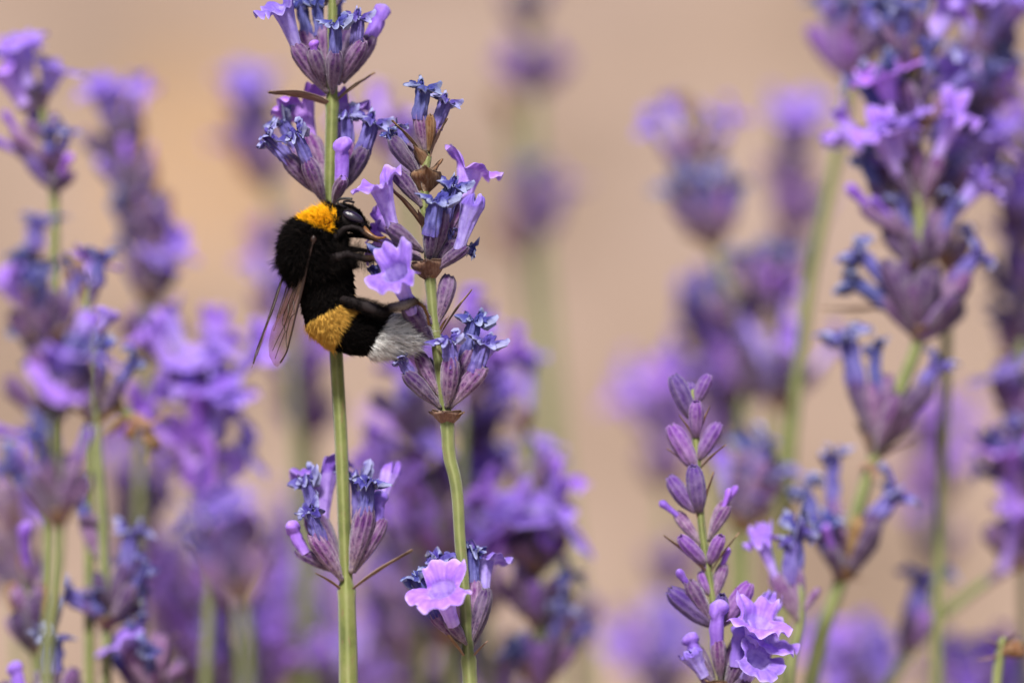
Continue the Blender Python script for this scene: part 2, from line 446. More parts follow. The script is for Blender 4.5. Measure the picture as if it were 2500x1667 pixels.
def catmull(pts, step=0.0009):
    """smooth curve through unevenly spaced points"""
    n = len(pts); h = [max(1e-9, (pts[i + 1] - pts[i]).length) for i in range(n - 1)]
    sl = [(pts[i + 1] - pts[i]) / h[i] for i in range(n - 1)]
    tg = [sl[0]] + [(sl[i - 1] * h[i] + sl[i] * h[i - 1]) / (h[i] + h[i - 1]) for i in range(1, n - 1)] + [sl[-1]]
    out = []
    for i in range(n - 1):
        k = max(3, int(h[i] / step))
        for q in range(k):
            t = q / k; t2 = t * t; t3 = t2 * t
            out.append(pts[i] * (2 * t3 - 3 * t2 + 1) + tg[i] * (h[i] * (t3 - 2 * t2 + t)) + pts[i + 1] * (3 * t2 - 2 * t3) + tg[i + 1] * (h[i] * (t3 - t2)))
    out.append(pts[-1]); return out

def sweep(name, pts, radii, m, n=16, square=True, tw=0.22, k=1000.0):
    """tube through world points; mesh kept in mm, returned with its origin"""
    org = pts[-1].copy(); V_, rib = [], []
    T = [(pts[min(i + 1, len(pts) - 1)] - pts[max(i - 1, 0)]).normalized() for i in range(len(pts))]
    ref = V((0.2, -1, 0.1))
    for i, p in enumerate(pts):
        R = frame(T[i], ref)
        for j in range(n):
            a = 2 * math.pi * j / n
            r = radii[i]
            rb = 0.0
            if square:
                c4 = math.cos(4 * a); rb = max(0, c4) ** 2
                r *= 1 + 0.13 * c4 + 0.06 * math.cos(8 * a)
                r *= 1 + .03 * noise.noise(p * 300 + V((math.cos(a), math.sin(a), 0)))
            q = R @ V((math.cos(a + tw) * r, math.sin(a + tw) * r, 0))
            V_.append((p + q - org) * k); rib.append(rb)
    f = grid_faces(len(pts), n); f.append(tuple(range(n - 1, -1, -1))); f.append(tuple((len(pts) - 1) * n + j for j in range(n)))
    return mesh_from(name, V_, f, m, {'rib': rib}), org

DOWN = V((0, 0, -1))

class Stalk:
    """a lavender stalk rooted in the ground: path given from its top down"""
    def __init__(self, label, path, dz, group=None, s=1.0, r=(0.5, 0.75), root=(0, 0), seed=0, rad=None):
        self.s, self.dz = s, dz; self.rnd = random.Random(seed * 17 + 5)
        pts = []
        for i, q in enumerate(path):
            pts.append(P(q[0], q[1], dz + (q[2] if len(q) > 2 else 0), s))
        self.vis = pts[:]
        last = pts[-1]; d = (pts[-1] - pts[-2]).normalized()
        h = last.z
        g = V((last.x + d.x * h * 0.35 + root[0] * 1e-3, last.y + root[1] * 1e-3 + 0.01, -0.004))
        mid = last.lerp(g, 0.5) + V((d.x * h * .12, 0.0, 0))
        pts += [mid, g]
        cp = catmull(pts); n = len(cp)
        zt, zb = cp[0].z, 0
        radii = [(r[0] + (r[1] - r[0]) * min(1, i / n * 3.0) + 0.5 * max(0, i / n - .4)) * 1e-3 for i in range(n)]
        if rad:
            hz = [P(path[0][0], y, dz, s).z for y, _ in rad][::-1]; hr_ = [q for _, q in rad][::-1]
            radii = [float(np.interp(p.z, hz, hr_)) * 1e-3 if p.z > hz[0] else max(radii[i], hr_[0] * 1e-3) for i, p in enumerate(cp)]
        radii[0] *= .5
        self.root = bpy.data.objects.new('lavender_stalk', None); COL.objects.link(self.root)
        self.root.location = (g.x, g.y, 0); self.root.empty_display_size = 0.01
        self.root['label'] = label; self.root['category'] = 'lavender'
        if group: self.root['group'] = group
        self.inv = Matrix.Translation((-g.x, -g.y, 0))
        me, org = sweep('stem', cp, radii, M['stem'])
        link('stem', me, self.root, self.inv @ Matrix.Translation(org) @ Matrix.Scale(.001, 4))
        self.cp = cp

    def near(self, p):
        return min(self.cp, key=lambda q: (q - p).length_squared)

    def tangent(self, p):
        i = min(range(len(self.cp)), key=lambda k: (self.cp[k] - p).length_squared)
        a = self.cp[max(0, i - 2)]; b = self.cp[min(len(self.cp) - 1, i + 2)]
        return (a - b).normalized()

    def part(self, name, me, mw):
        return link(name, me, self.root, self.inv @ mw), mw

    def floret(self, kind, base, tip, fl=None, low=None, fs=1.0, w=1.0):
        """kind: c bare calyx, b bud, w wilted, f open flower, p open purple flower, h half open, t closed tube, d dry, v closed violet bud calyx"""
        r = self.rnd
        ax = tip - base; ln = ax.length; axn = ax.normalized()
        lib = 'calyx_v' if kind == 'v' else 'calyx_d' if kind == 'd' else 'calyx'
        wid = min(max(ln, .0036), .0053) * w
        cm = xform(base, ax, V((r.uniform(-1, 1), r.uniform(-1, 1), r.uniform(-1, 1))), wid, ln)
        me = r.choice(LIB[lib])
        c, cmw = self.part('calyx', me, cm)
        if kind in 'cdv': return
        st = self.near(base); out = (tip - st); t = self.tangent(st); out = out - t * out.dot(t)
        if low is None: low = out.normalized() * 1.0 + V((r.uniform(-.3, .3), r.uniform(-.5, .2), -.25))
        start = base + ax * 0.80
        spec = {'b': ('bud', .0034, .9), 'w': ('wilted', .0036, .95), 'f': ('fresh', .0058, .92), 'p': ('deep', .0056, .92), 'h': ('half', .0052, .9), 't': ('closed', .0052, .95)}[kind]
        if fl is None:
            d = axn + out.normalized() * (.12 if kind in 'fph' else r.uniform(-.25, .35)) + V((r.uniform(-.12, .12), r.uniform(-.12, .12), r.uniform(0, .1)))
            fl = start + d.normalized() * spec[1] * r.uniform(.88, 1.12) * fs
        d = fl - start
        lat = {'b': .0028, 'w': .0045, 'f': .0053, 'p': .0053, 'h': .0049, 't': .0050}[kind] * fs * r.uniform(.93, 1.08)
        ym = xform(start, d, -low, lat, d.length)
        nm = {'b': 'bud', 'w': 'wilted_flower'}.get(kind, 'flower')
        link(nm, r.choice(LIB[spec[0]]), c, ym, cmw.inverted())

    def bract(self, base, tip, lib='bract', w=1.0, face=None):
        ax = tip - base
        f = face if face is not None else (tip - self.near(tip))
        # concave side to the stem: outward is +Y away from it
        self.part('bract', self.rnd.choice(LIB[lib]), xform(base, ax, f, ax.length * w, ax.length))

    # hero helpers in photo coordinates (2500 wide)
    def F(self, kind, bx, by, tx, ty, dzt=0.0, fl=None, low=None, fs=1.0, w=1.0, pull=.55):
        s = self.s
        b0 = P(bx, by, self.dz + dzt * .45, s); tip = P(tx, ty, self.dz + dzt, s)
        if self.dz > 50 and kind in 'fp': fs = min(fs, 1.3) * .8
        if kind in 'fph' and fl is None:
            d = (tip - b0).normalized() * .7 + self.tangent(b0) * .5; d.normalize()
            mouth = tip; tip = mouth - d * .0048 * fs; b0 = self.near(tip - d * .0045)
            self.floret(kind, b0, tip, mouth, None, fs, w); return
        st = self.near(b0); b = b0.lerp(st, pull)
        if (b - b0).length > .0016: b = b0 + (b - b0).normalized() * .0016
        f3 = P(fl[0], fl[1], self.dz + dzt + (fl[2] if len(fl) > 2 else 0), s) if fl else None
        l3 = (RIGHT * low[0] - UP * low[1] + FWD * (low[2] if len(low) > 2 else 0)) if low else None
        self.floret(kind, b, tip, f3, l3, fs, w)

    def B(self, bx, by, tx, ty, dzt=0.0, lib='bract', w=1.0, face=None, pull=.4):
        b = P(bx, by, self.dz, self.s); b = b.lerp(self.near(b), pull)
        f = (RIGHT * face[0] - UP * face[1] + FWD * face[2]) if face else None
        self.bract(b, P(tx, ty, self.dz + dzt, self.s), lib, w, f)

    def whorl(self, x, y, n, mix, spread=36, ln=5.2, bracts=2, fs=None, az0=None):
        r = self.rnd
        if fs is None: fs = 1.0 if self.dz < 50 else .72
        c = self.near(P(x, y, self.dz, self.s)); t = self.tangent(c)
        R = frame(t, V((0, 1, 0)))
        a0 = r.uniform(0, 6.28) if az0 is None else az0
        for i in range(n):
            tier = i % 2
            a = a0 + 2 * math.pi * i / n + r.uniform(-.25, .25)
            e = math.radians(r.uniform(.6, 1.15) * spread * (1 if tier == 0 else .62))
            d = R @ V((math.cos(a) * math.sin(e), math.sin(a) * math.sin(e), math.cos(e)))
            o = R @ V((math.cos(a), math.sin(a), 0))
            b = c + o * .0005 + t * (r.uniform(-.0004, .0006) + tier * .0009)
            L = ln * 1e-3 * r.uniform(.82, 1.12)
            self.floret(mix[r.randrange(len(mix))], b, b + d * L, fs=fs)
        for i in range(bracts):
            a = a0 + math.pi * i + r.uniform(-.4, .4)
            o = R @ V((math.cos(a), math.sin(a), 0))
            self.bract(c + o * .0004 - t * .0004, c + o * .0026 + t * r.uniform(.0012, .0032), 'cup' if r.random() < .6 else 'bract', .9)

# ------------------------------------------------------------------ ground
def build_ground():
    n = 90; S = 60.0; V_ = []
    for i in range(n + 1):
        for j in range(n + 1):
            u = (i / n * 2 - 1); v = (j / n * 2 - 1)
            x = math.copysign(abs(u) ** 3.5, u) * S; y = math.copysign(abs(v) ** 3.5, v) * S + 1.2
            z = 0.012 * noise.noise(V((x * 3, y * 3, 0))) + 0.004 * noise.noise(V((x * 14, y * 14, 3)))
            k = min(1, V((x, y - .1, 0)).length / .35)
            V_.append(V((x, y, z * k)))
    f = grid_faces(n + 1, n + 1, closed=False)
    me = mesh_from('ground', V_, [q[::-1] for q in f], M['ground'])
    o = link('ground', me); o['kind'] = 'structure'
    o['label'] = 'dry beige soil ground under the lavender'
build_ground()
# ------------------------------------------------------------------ the two sharp stalks by the bee
A = Stalk('sharp lavender stalk passing behind the bumblebee, with widely spaced whorls and a bare lower stem',
          [(814, -130), (812, 13), (811, 255), (806, 497), (812, 700), (822, 880), (833, 1080), (841, 1300), (846, 1443), (849, 1560), (851, 1690)], 4.5, r=(.42, .66), seed=1, rad=[(-130, .40), (240, .46), (256, .62), (270, .54), (480, .52), (880, .55), (1432, .54), (1446, .86), (1460, .74), (1690, .80)])
A.F('w', 795, 20, 775, -50, 1); A.F('c', 830, 20, 850, -60, 0); A.whorl(814, -125, 6, 'cwfc')
# first whorl
A.F('f', 785, 222, 714, 112, -2.0, (690, 22, -1), (-1, -.35, -.25), 1.0)
A.F('b', 775, 216, 763, 122, -3.4, (762, 98, 0), w=1.0)
A.F('w', 812, 225, 818, 122, -3.6, (820, 62, 0), (0, -.2, -1), 1.15)
A.F('w', 842, 205, 880, 96, -2.4, (874, 42, 0), (.6, -.2, -.6), 1.1)
A.F('t', 868, 200, 911, 86, .4, (940, 10, 0))
A.F('w', 782, 190, 780, 62, .8, (772, 4, 0), (-.2, 0, -1), 1.05)
A.F('w', 765, 190, 742, 72, 1.8, (735, 8, 0), (-.5, 0, -1), 1.0)
A.F('c', 835, 200, 848, 70, 2.0); A.F('w', 812, 200, 822, 40, 2.4)
A.B(800, 256, 662, 206, -.5, 'bract', .8, (-.2, 1, -.3)); A.B(824, 248, 907, 170, 0, 'bract', .55, (.5, .6, .2))
# second whorl, just above the bee's head
A.F('w', 750, 482, 697, 380, -1.2, (655, 338, -.5), (-1, -.1, -.4), 1.2)
A.F('w', 774, 495, 748, 388, -3.0, (722, 326, -.5), (-.4, -.2, -1), 1.15)
A.F('c', 786, 440, 760, 330, 1.6)
A.F('p', 785, 440, 758, 345, 2.6, (738, 262, 1), (-1, .0, .2), 1.0)
A.F('w', 760, 440, 712, 350, 2.2, (690, 295, 0), (-.6, -.5, -.3), 1.1)
A.F('t', 822, 500, 838, 428, -3.4, (832, 334, -.3), (.3, 0, -1), .92)
A.F('w', 860, 470, 894, 362, -1.0, (908, 296, 0), (.8, -.3, -.5), 1.25)
A.F('w', 845, 470, 857, 350, .6, (846, 282, 0), (-.3, -.3, -1), 1.1)
A.F('p', 820, 420, 835, 330, 3.0, (845, 262, .5), (.6, 0, .4), .8)
A.F('c', 835, 470, 868, 360, 1.6)
# third whorl, low on the stem
A.F('w', 822, 1412, 771, 1300, -2.6, (757, 1250, 0), (-.4, -.2, -1), 1.15, w=1.08)
A.F('t', 790, 1398, 727, 1340, -.6, (703, 1272, 0), None, .9, w=.9)
A.F('w', 815, 1400, 757, 1262, 1.2, (748, 1172, 0), (-.2, -.2, -1), 1.15)
A.F('p', 820, 1395, 776, 1262, 2.4, (792, 1164, 1), (-.9, -.25, .5), 1.1)
A.F('w', 872, 1400, 898, 1236, -2.0, (900, 1180, 0), (.3, -.2, -1), 1.35, w=1.15)
A.F('t', 885, 1400, 935, 1268, -.6, (930, 1195, .5), None, .9, w=.9)
A.F('w', 868, 1390, 882, 1250, 1.5, (872, 1166, 0), (-.3, -.2, -1), 1.2)
A.F('h', 880, 1395, 925, 1240, 2.6, (950, 1160, 1), (.8, -.3, .5), .9)
A.B(856, 1446, 997, 1332, -.3, 'bract', .42, (.5, .8, 0)); A.B(836, 1448, 776, 1392, -.8, 'bract', .55, (-.6, .8, -.3))

Bs = Stalk('sharp lavender stalk with brown dry bracts at its tip, that the bumblebee clings to',
           [(1046, 372), (1040, 405), (1037, 470), (1036, 507), (1046, 610), (1051, 690), (1057, 763), (1069, 865), (1084, 970), (1092, 1035), (1098, 1120), (1109, 1160), (1123, 1320), (1134, 1454), (1144, 1611), (1149, 1690)], 1.0, r=(.40, .60), seed=2, rad=[(372, .36), (507, .40), (668, .40), (684, .52), (700, .44), (1024, .46), (1040, .66), (1056, .56), (1300, .48), (1600, .48), (1614, .72), (1630, .62), (1690, .64)])
# tip
Bs.F('w', 1028, 372, 1019, 272, -1.4, (1034, 214, 0), (.8, -.3, -.4), 1.2, w=.92)
Bs.F('d', 1046, 366, 1058, 284, -1.6, w=.85); Bs.F('w', 1050, 372, 1066, 300, .8, (1088, 246, 0), (.8, -.2, -.4), 1.2)
Bs.B(1054, 384, 1078, 285, .5, 'bract', .8, (1, 0, .2)); Bs.B(1016, 372, 966, 288, -1.2, 'bract', .6, (-1, .3, -.3))
Bs.B(1040, 472, 1040, 396, -2.2, 'cup', 1.0, (0, .2, -1)); Bs.B(1048, 474, 1068, 386, .2, 'cup', .75, (1, .1, -.2))
Bs.B(1026, 405, 1012, 350, -1, 'cup', .7, (-.6, 0, -1))
Bs.F('w', 1012, 436, 951, 340, -1.4, (950, 322, .3), (-.5, 0, -.5), .8, w=1.0)
Bs.F('c', 1026, 505, 968, 412, -.6, w=1.05); Bs.F('w', 1015, 440, 985, 345, 1.4, (970, 320, 0), None, .8)
Bs.F('f', 1018, 620, 944, 550, -2.4, (930, 456, -.6), (-1, .05, -.35), 1.02, w=1.0)
Bs.B(1028, 556, 956, 440, -1.6, 'bract', .62, (-.9, .5, -.4)); Bs.B(1032, 560, 1022, 506, -1.6, 'bract', .7, (-.3, .2, -1))
# second whorl
Bs.F('w', 1047, 646, 1051, 560, -2.4, (1066, 492, 0), (.3, -.2, -1), 1.3, w=1.12)
Bs.F('w', 1072, 625, 1089, 516, -.2, (1106, 452, 0), (.6, -.2, -.6), 1.3)
Bs.F('c', 1085, 620, 1122, 506, 1.6, w=.8)
Bs.F('h', 1074, 660, 1136, 598, -1.4, (1152, 506, 0), (.7, 0, -.7), 1.02, w=1.0)
Bs.F('f', 1085, 625, 1132, 520, 2.0, (1146, 420, .5), (1, .25, -.1), 1.05)
Bs.F('w', 1080, 645, 1118, 590, .8, (1152, 612, 0), None, .7); Bs.F('w', 1065, 650, 1110, 590, .8, (1096, 560, 0), None, .8)
Bs.F('p', 1015, 640, 955, 600, 2.2, (918, 590, 0), (-.4, .8, .3), .9)
Bs.F('p', 1010, 650, 960, 560, 3.2, (925, 545, 0), (-.4, .6, .3), .7)
Bs.B(1050, 682, 1042, 622, -2.4, 'cup', 1.1, (0, .15, -1)); Bs.B(1060, 684, 1080, 640, -.5, 'cup', .9, (1, 0, -.4))
# the open flower under the bee's forelegs and its calyx
Bs.F('f', 1050, 836, 992, 742, -3.4, (966, 668, -2.6), (-.1, .95, -.5), 1.05, w=1.08)
Bs.B(1056, 840, 1018, 786, -1.5, 'bract', .55, (-.5, .6, -.4))
Bs.F('w', 1060, 800, 1000, 730, -.8, (925, 650, -1.5), (-.6, .2, -.4), .9)
Bs.F('c', 1077, 795, 1101, 674, .6, w=1.08); Bs.B(1083, 818, 1143, 703, .4, 'bract', .42, (.8, .5, 0)); Bs.B(1078, 815, 1090, 770, .4, 'bract', .7, (.8, .3, -.4))
# third whorl
Bs.F('w', 1095, 1000, 1104, 872, -2.6, (1094, 830, 0), (-.3, -.2, -1), 1.35, w=1.02)
Bs.F('w', 1062, 1002, 992, 908, -1.6, (980, 878, 0), (-.6, .2, -.4), .9, w=.95)
Bs.F('c', 1066, 965, 1016, 866, .8, w=.95); Bs.F('c', 1068, 960, 1040, 880, 1.6, w=.85)
Bs.F('w', 1112, 998, 1174, 890, -1.4, (1183, 838, 0), (.5, -.3, -1), 1.25, w=1.05)
Bs.F('w', 1116, 960, 1146, 852, .6, (1160, 782, 0), (.3, -.3, -1), 1.25, w=.95)
Bs.F('p', 1070, 975, 1030, 895, 2.2, (1000, 850, 0), None, .8); Bs.F('h', 1105, 980, 1160, 900, 2.6, (1190, 850, 1), None, .7)
Bs.B(1090, 1042, 1086, 994, -1.8, 'cup', 1.35, (-.1, .3, -1)); Bs.B(1098, 1040, 1128, 1000, -.6, 'cup', 1.0, (1, .3, -.5)); Bs.B(1085, 1040, 1052, 1000, .3, 'cup', .8, (-1, .3, 0))
# fourth whorl
Bs.F('f', 1134, 1578, 1098, 1510, -2.8, (1078, 1440, -1.8), (-.2, .9, -.55), 1.15, w=1.0)
Bs.F('w', 1110, 1570, 1052, 1490, -1.0, (1022, 1408, 0), (-.6, -.2, -.6), 1.2); Bs.F('w', 1120, 1560, 1075, 1460, .8, (1070, 1366, 0), (-.2, -.3, -1), 1.2)
Bs.B(1136, 1612, 1064, 1502, -1.0, 'bract', .42, (-.7, .7, -.2)); Bs.F('c', 1158, 1575, 1184, 1440, .6, w=.9)
Bs.F('w', 1150, 1570, 1160, 1420, 1.6, (1155, 1350, 0)); Bs.F('f', 1160, 1575, 1190, 1440, 2.4, (1180, 1370, 1), (1, -.1, .3), .9); Bs.B(1154, 1612, 1186, 1560, 0, 'bract', .6, (.8, .5, -.3))

# ------------------------------------------------------------------ the young spike with violet buds
Cs = Stalk('young lavender spike of closed violet buds rising beside the large withered stalk',
           [(1690, 950), (1695, 1000), (1700, 1091), (1706, 1200), (1714, 1297), (1730, 1400), (1746, 1500), (1757, 1580), (1764, 1690)], 6.0, r=(.30, .52), seed=3)
for b in [(1672, 1022, 1647, 915, -.6), (1692, 1000, 1688, 935, .8), (1712, 990, 1727, 914, 0), (1699, 1062, 1699, 980, -1.6), (1680, 1140, 1641, 1038, -.8), (1716, 1130, 1752, 1032, -.4),
          (1672, 1248, 1626, 1172, -.6), (1699, 1250, 1695, 1140, -1.8), (1706, 1378, 1663, 1312, -1.6), (1752, 1378, 1757, 1306, -1.6), (1702, 1522, 1636, 1438, -1.0), (1730, 1400, 1710, 1330, .8),
          (1766, 1536, 1767, 1456, -2.2), (1790, 1522, 1834, 1428, -.6), (1722, 1460, 1712, 1395, .6)]:
    Cs.F('v', *b, w=1.02, pull=.75)
for b in [(1704, 1335, 1652, 1250, .4), (1745, 1312, 1772, 1232, -.4), (1740, 1470, 1762, 1375, .6), (1732, 1530, 1678, 1420, -1.4), (1745, 1320, 1766, 1225, .8)]:
    Cs.F('b', *b, w=.95, fs=.8)
for b in [(1690, 1070, 1662, 1010), (1708, 1070, 1728, 990), (1690, 1150, 1632, 1090), (1708, 1150, 1768, 1080), (1696, 1262, 1690, 1200), (1712, 1262, 1735, 1150), (1722, 1395, 1628, 1300), (1738, 1395, 1798, 1295), (1742, 1540, 1695, 1500), (1752, 1530, 1790, 1430)]:
    Cs.B(*b, dzt=RND.uniform(-1.2, .6), w=.42)
Cs.F('t', 1720, 1660, 1697, 1606, -1, (1676, 1545, 0), None, .95); Cs.F('h', 1735, 1700, 1712, 1640, -2, (1690, 1600, 0), (-.5, .4, -1), 1.0)
Cs.F('t', 1785, 1690, 1805, 1610, -2.4, (1808, 1520, 0), None, 1.15)
Cs.F('f', 1790, 1690, 1830, 1610, -1.6, (1850, 1520, -1.5), (.2, .8, -1), 1.15)
Cs.F('f', 1795, 1690, 1850, 1630, -.4, (1876, 1560, -1.0), (.6, .5, -.9), 1.15)
Cs.F('h', 1790, 1690, 1840, 1600, 1.4, (1870, 1490, 0), (.5, -.2, -.8), 1.05)
Cs.F('f', 1785, 1700, 1830, 1650, -2.2, (1850, 1610, -1.5), (.5, .8, -.9), 1.1)
Cs.whorl(1762, 1690, 5, 'tcc')

# ------------------------------------------------------------------ stalks out of focus (coordinates in the 2352-wide view)
K = 2500 / 2352
def bg(label, path, dz, seed, florets=(), whorls=(), group=None, r=(.42, .62), root=(0, 0), bracts=()):
    st = Stalk(label, path, dz, group, K, r, root, seed)
    for w in whorls:
        lo = 0 if len(w) > 4 else 60                        # a plain tuple names the middle of a cluster, not its node
        st.whorl(w[0], w[1] + lo, w[2], w[3], **(w[4] if len(w) > 4 else {}))
    for f in florets:
        kw = f[6] if len(f) > 6 else {}
        st.F(f[0], f[1], f[2], f[3], f[4], f[5] if len(f) > 5 else 0, **kw)
    for b in bracts: st.B(*b[:4], dzt=b[4] if len(b) > 4 else 0, w=b[5] if len(b) > 5 else .6)
    return st

# --- left of the bee
bg('slightly blurred lavender stalk with bright lilac flowers on top and one blue withered whorl below',
   [(85, 190), (100, 270), (118, 370), (125, 450), (126, 520), (122, 700), (118, 1000), (112, 1300), (108, 1600)], 32, 11,
   [('f', 90, 240, 60, 190, -2, dict(fl=(48, 112), low=(-.6, .2, -1), fs=1.25)), ('f', 95, 250, 110, 200, -1, dict(fl=(122, 158), low=(.8, .3, -.7), fs=1.3)),
    ('f', 85, 250, 45, 240, -1.5, dict(fl=(12, 165), low=(-1, .3, -.5), fs=1.2)), ('h', 90, 260, 60, 235, 1, dict(fl=(30, 120), fs=1.1)), ('c', 95, 330, 62, 280, -1), ('b', 90, 370, 32, 300, -1), ('b', 95, 390, 30, 340, 0),
    ('w', 110, 400, 108, 345, -2, dict(fl=(120, 300, 0))), ('w', 120, 400, 142, 340, -1, dict(fl=(155, 300))), ('b', 122, 440, 140, 398, -2.5), ('c', 125, 440, 168, 395, -1), ('v', 110, 430, 60, 350, -.5), ('c', 105, 320, 128, 262, 0), ('t', 100, 330, 80, 280, 1, dict(fl=(60, 205)))])
bg('tall dense blurred lavender spike crowned by one pale pink flower cluster',
   [(262, 250), (285, 340), (310, 440), (335, 540), (345, 650), (335, 800), (325, 1000), (318, 1300), (315, 1620)], 58, 12,
   [('f', 255, 300, 240, 265, -1, dict(fl=(225, 215), fs=1.2)), ('f', 262, 300, 262, 260, -2, dict(fl=(272, 208), fs=1.2)), ('f', 270, 320, 300, 285, 0, dict(fl=(315, 285), low=(.6, .3, -1), fs=1.0)),
    ('f', 350, 640, 385, 600, -1, dict(fl=(410, 570), low=(.9, .3, -.6), fs=1.3)), ('f', 340, 640, 355, 600, -2, dict(fl=(365, 590), low=(0, .7, -1), fs=1.4)), ('f', 335, 520, 355, 490, -1, dict(fl=(372, 480), low=(.6, .5, -.8), fs=1.2))],
   [(275, 330, 7, 'ccfb'), (300, 420, 8, 'ccbct'), (325, 520, 8, 'cwbct'), (345, 640, 8, 'cfwc'), (335, 770, 8, 'wccv')])
bg('blurred lavender stalk with blue withered flowers above bright violet ones and a dark calyx whorl',
   [(60, 560), (85, 650), (100, 760), (115, 900), (128, 1060), (134, 1200), (128, 1330), (112, 1450), (105, 1620)], -34, 13,
   [('w', 90, 600, 80, 560, -1, dict(fl=(85, 505), fs=1.4)), ('w', 85, 680, 60, 630, -1, dict(fl=(45, 580), fs=1.3)), ('f', 80, 720, 40, 690, -1, dict(fl=(12, 640), low=(-.6, .5, -.9), fs=1.2)),
    ('f', 115, 920, 145, 880, -1, dict(fl=(160, 810), low=(.3, .8, -.8), fs=1.35)), ('f', 118, 900, 150, 860, 1, dict(fl=(195, 800), low=(.8, .3, -.6), fs=1.3)), ('h', 120, 880, 150, 820, 2, dict(fl=(200, 740), fs=1.1)), ('f', 115, 900, 125, 860, -2, dict(fl=(130, 860), low=(-.2, 1, -.8), fs=1.2)),
    ('c', 110, 940, 20, 890, 0), ('f', 125, 1120, 75, 1080, -1, dict(fl=(40, 1060), low=(-.8, .4, -.7), fs=1.0)), ('b', 120, 1020, 40, 1000, 0)],
   [(100, 740, 7, 'cwcwf'), (115, 910, 7, 'ccwc'), (132, 1190, 8, 'cwcvb', {})])
bg('blurred lavender stalk with a yellow-green stem, blue withered flowers and one brown dry calyx',
   [(190, 640), (205, 760), (215, 900), (225, 1050), (235, 1180), (240, 1300), (245, 1440), (244, 1530), (243, 1640)], 26, 14,
   [('d', 190, 700, 165, 600, 0, dict(w=1.3)), ('f', 195, 690, 200, 640, 2, dict(fl=(215, 600), fs=1.1)), ('w', 205, 720, 225, 640, 0, dict(fl=(228, 585), fs=1.3)), ('h', 200, 800, 235, 745, -1, dict(fl=(245, 720), fs=1.1)),
    ('w', 235, 1430, 190, 1380, -1, dict(fl=(150, 1360), fs=1.4)), ('w', 250, 1430, 215, 1400, -1, dict(fl=(215, 1360), fs=1.3)), ('w', 250, 1420, 300, 1290, 0, dict(fl=(300, 1225), fs=1.5, w=1.2)), ('w', 250, 1430, 320, 1340, -1, dict(fl=(330, 1360))), ('c', 255, 1440, 320, 1390, 0), ('c', 260, 1430, 330, 1270, 1),
    ('w', 240, 1200, 185, 1180, 0, dict(fl=(170, 1130), fs=1.2)), ('c', 225, 1290, 190, 1180, 1)],
   [(215, 900, 6, 'cwc'), (243, 1450, 6, 'cwc', {})])
bg('blurred lavender stalk with a big cluster of open violet flowers next to the bee wings',
   [(470, 840), (465, 930), (460, 1020), (470, 1100), (490, 1220), (480, 1400), (470, 1620)], 44, 15,
   [('f', 468, 860, 490, 830, -1, dict(fl=(510, 800), low=(.5, .3, -1), fs=1.3)), ('f', 465, 870, 450, 830, -2, dict(fl=(450, 820), low=(-.2, .3, -1), fs=1.2)), ('f', 455, 930, 400, 910, -1, dict(fl=(365, 895), low=(-.8, .3, -.6), fs=1.35)), ('f', 465, 940, 470, 900, -3, dict(fl=(468, 880), low=(.2, .6, -1), fs=1.3)),
    ('p', 470, 960, 490, 930, -3, dict(fl=(495, 940), low=(.3, .8, -1), fs=1.5)), ('f', 470, 970, 520, 960, -1, dict(fl=(540, 940), low=(.9, .4, -.5), fs=1.2)), ('p', 465, 1060, 450, 1030, -3, dict(fl=(440, 1040), low=(-.3, .9, -1), fs=1.5)), ('f', 470, 1070, 540, 1050, -1, dict(fl=(570, 1030), low=(.9, .5, -.6), fs=1.5)),
    ('p', 460, 1060, 400, 1050, 0, dict(fl=(375, 1060), low=(-.8, .6, -.6), fs=1.3)), ('f', 475, 1100, 500, 1080, -3, dict(fl=(505, 1090), low=(.2, 1, -.8), fs=1.4)), ('f', 470, 1000, 430, 970, -2, dict(fl=(425, 990), low=(-.4, .8, -.8), fs=1.2))],
   [(467, 900, 6, 'cfp'), (462, 1040, 7, 'cfpf'), (490, 1230, 6, 'ccwv')])
bg('very blurred lavender stalk with pale lilac flowers under the violet cluster',
   [(520, 1130), (530, 1220), (545, 1330), (560, 1450), (565, 1640)], -58, 16,
   [('f', 525, 1200, 520, 1170, -1, dict(fl=(515, 1160), low=(0, .8, -1), fs=1.1)), ('h', 528, 1240, 505, 1190, -1, dict(fl=(500, 1150), fs=1.1)), ('t', 530, 1240, 545, 1200, 0, dict(fl=(545, 1165)))],
   [(545, 1330, 6, 'wccv')])
dry = bg('broken lavender stalk ending in a beige and dark brown dried flower head',
   [(345, 985), (300, 955), (255, 935), (215, 960), (205, 1100), (205, 1300), (205, 1640)], 27, 17,
   [('d', 330, 975, 352, 1030, -1, dict(w=1.3)), ('d', 320, 970, 290, 1000, -2), ('d', 280, 950, 250, 890, 0)],
   bracts=[(320, 975, 395, 955, -1, .9), (300, 960, 235, 1000, -1, .8), (270, 945, 200, 925, -1, .8), (250, 935, 270, 860, 0, .7), (335, 985, 352, 1060, -2, 1.0), (290, 950, 360, 990, -2, .9), (240, 945, 180, 960, -1, .7)])
bg('low dark lavender stalk with a brown calyx whorl behind the yellow-green stem',
   [(60, 1290), (65, 1350), (75, 1440), (85, 1540), (90, 1640)], 28, 18,
   [('b', 70, 1360, 60, 1280, -2, dict(fs=1.5)), ('d', 65, 1350, 45, 1270, 0), ('c', 75, 1430, 30, 1350, -1, dict(w=1.2)), ('c', 75, 1430, 90, 1350, -1, dict(w=1.2))], [(75, 1430, 7, 'ccdc')])
bg('short lavender stalk with one blue withered flower low among the stems',
   [(122, 1540), (126, 1600), (128, 1680)], 21, 19, [('w', 126, 1600, 122, 1530, -1, dict(fl=(122, 1465), fs=1.6))], [(126, 1610, 4, 'cwc')])
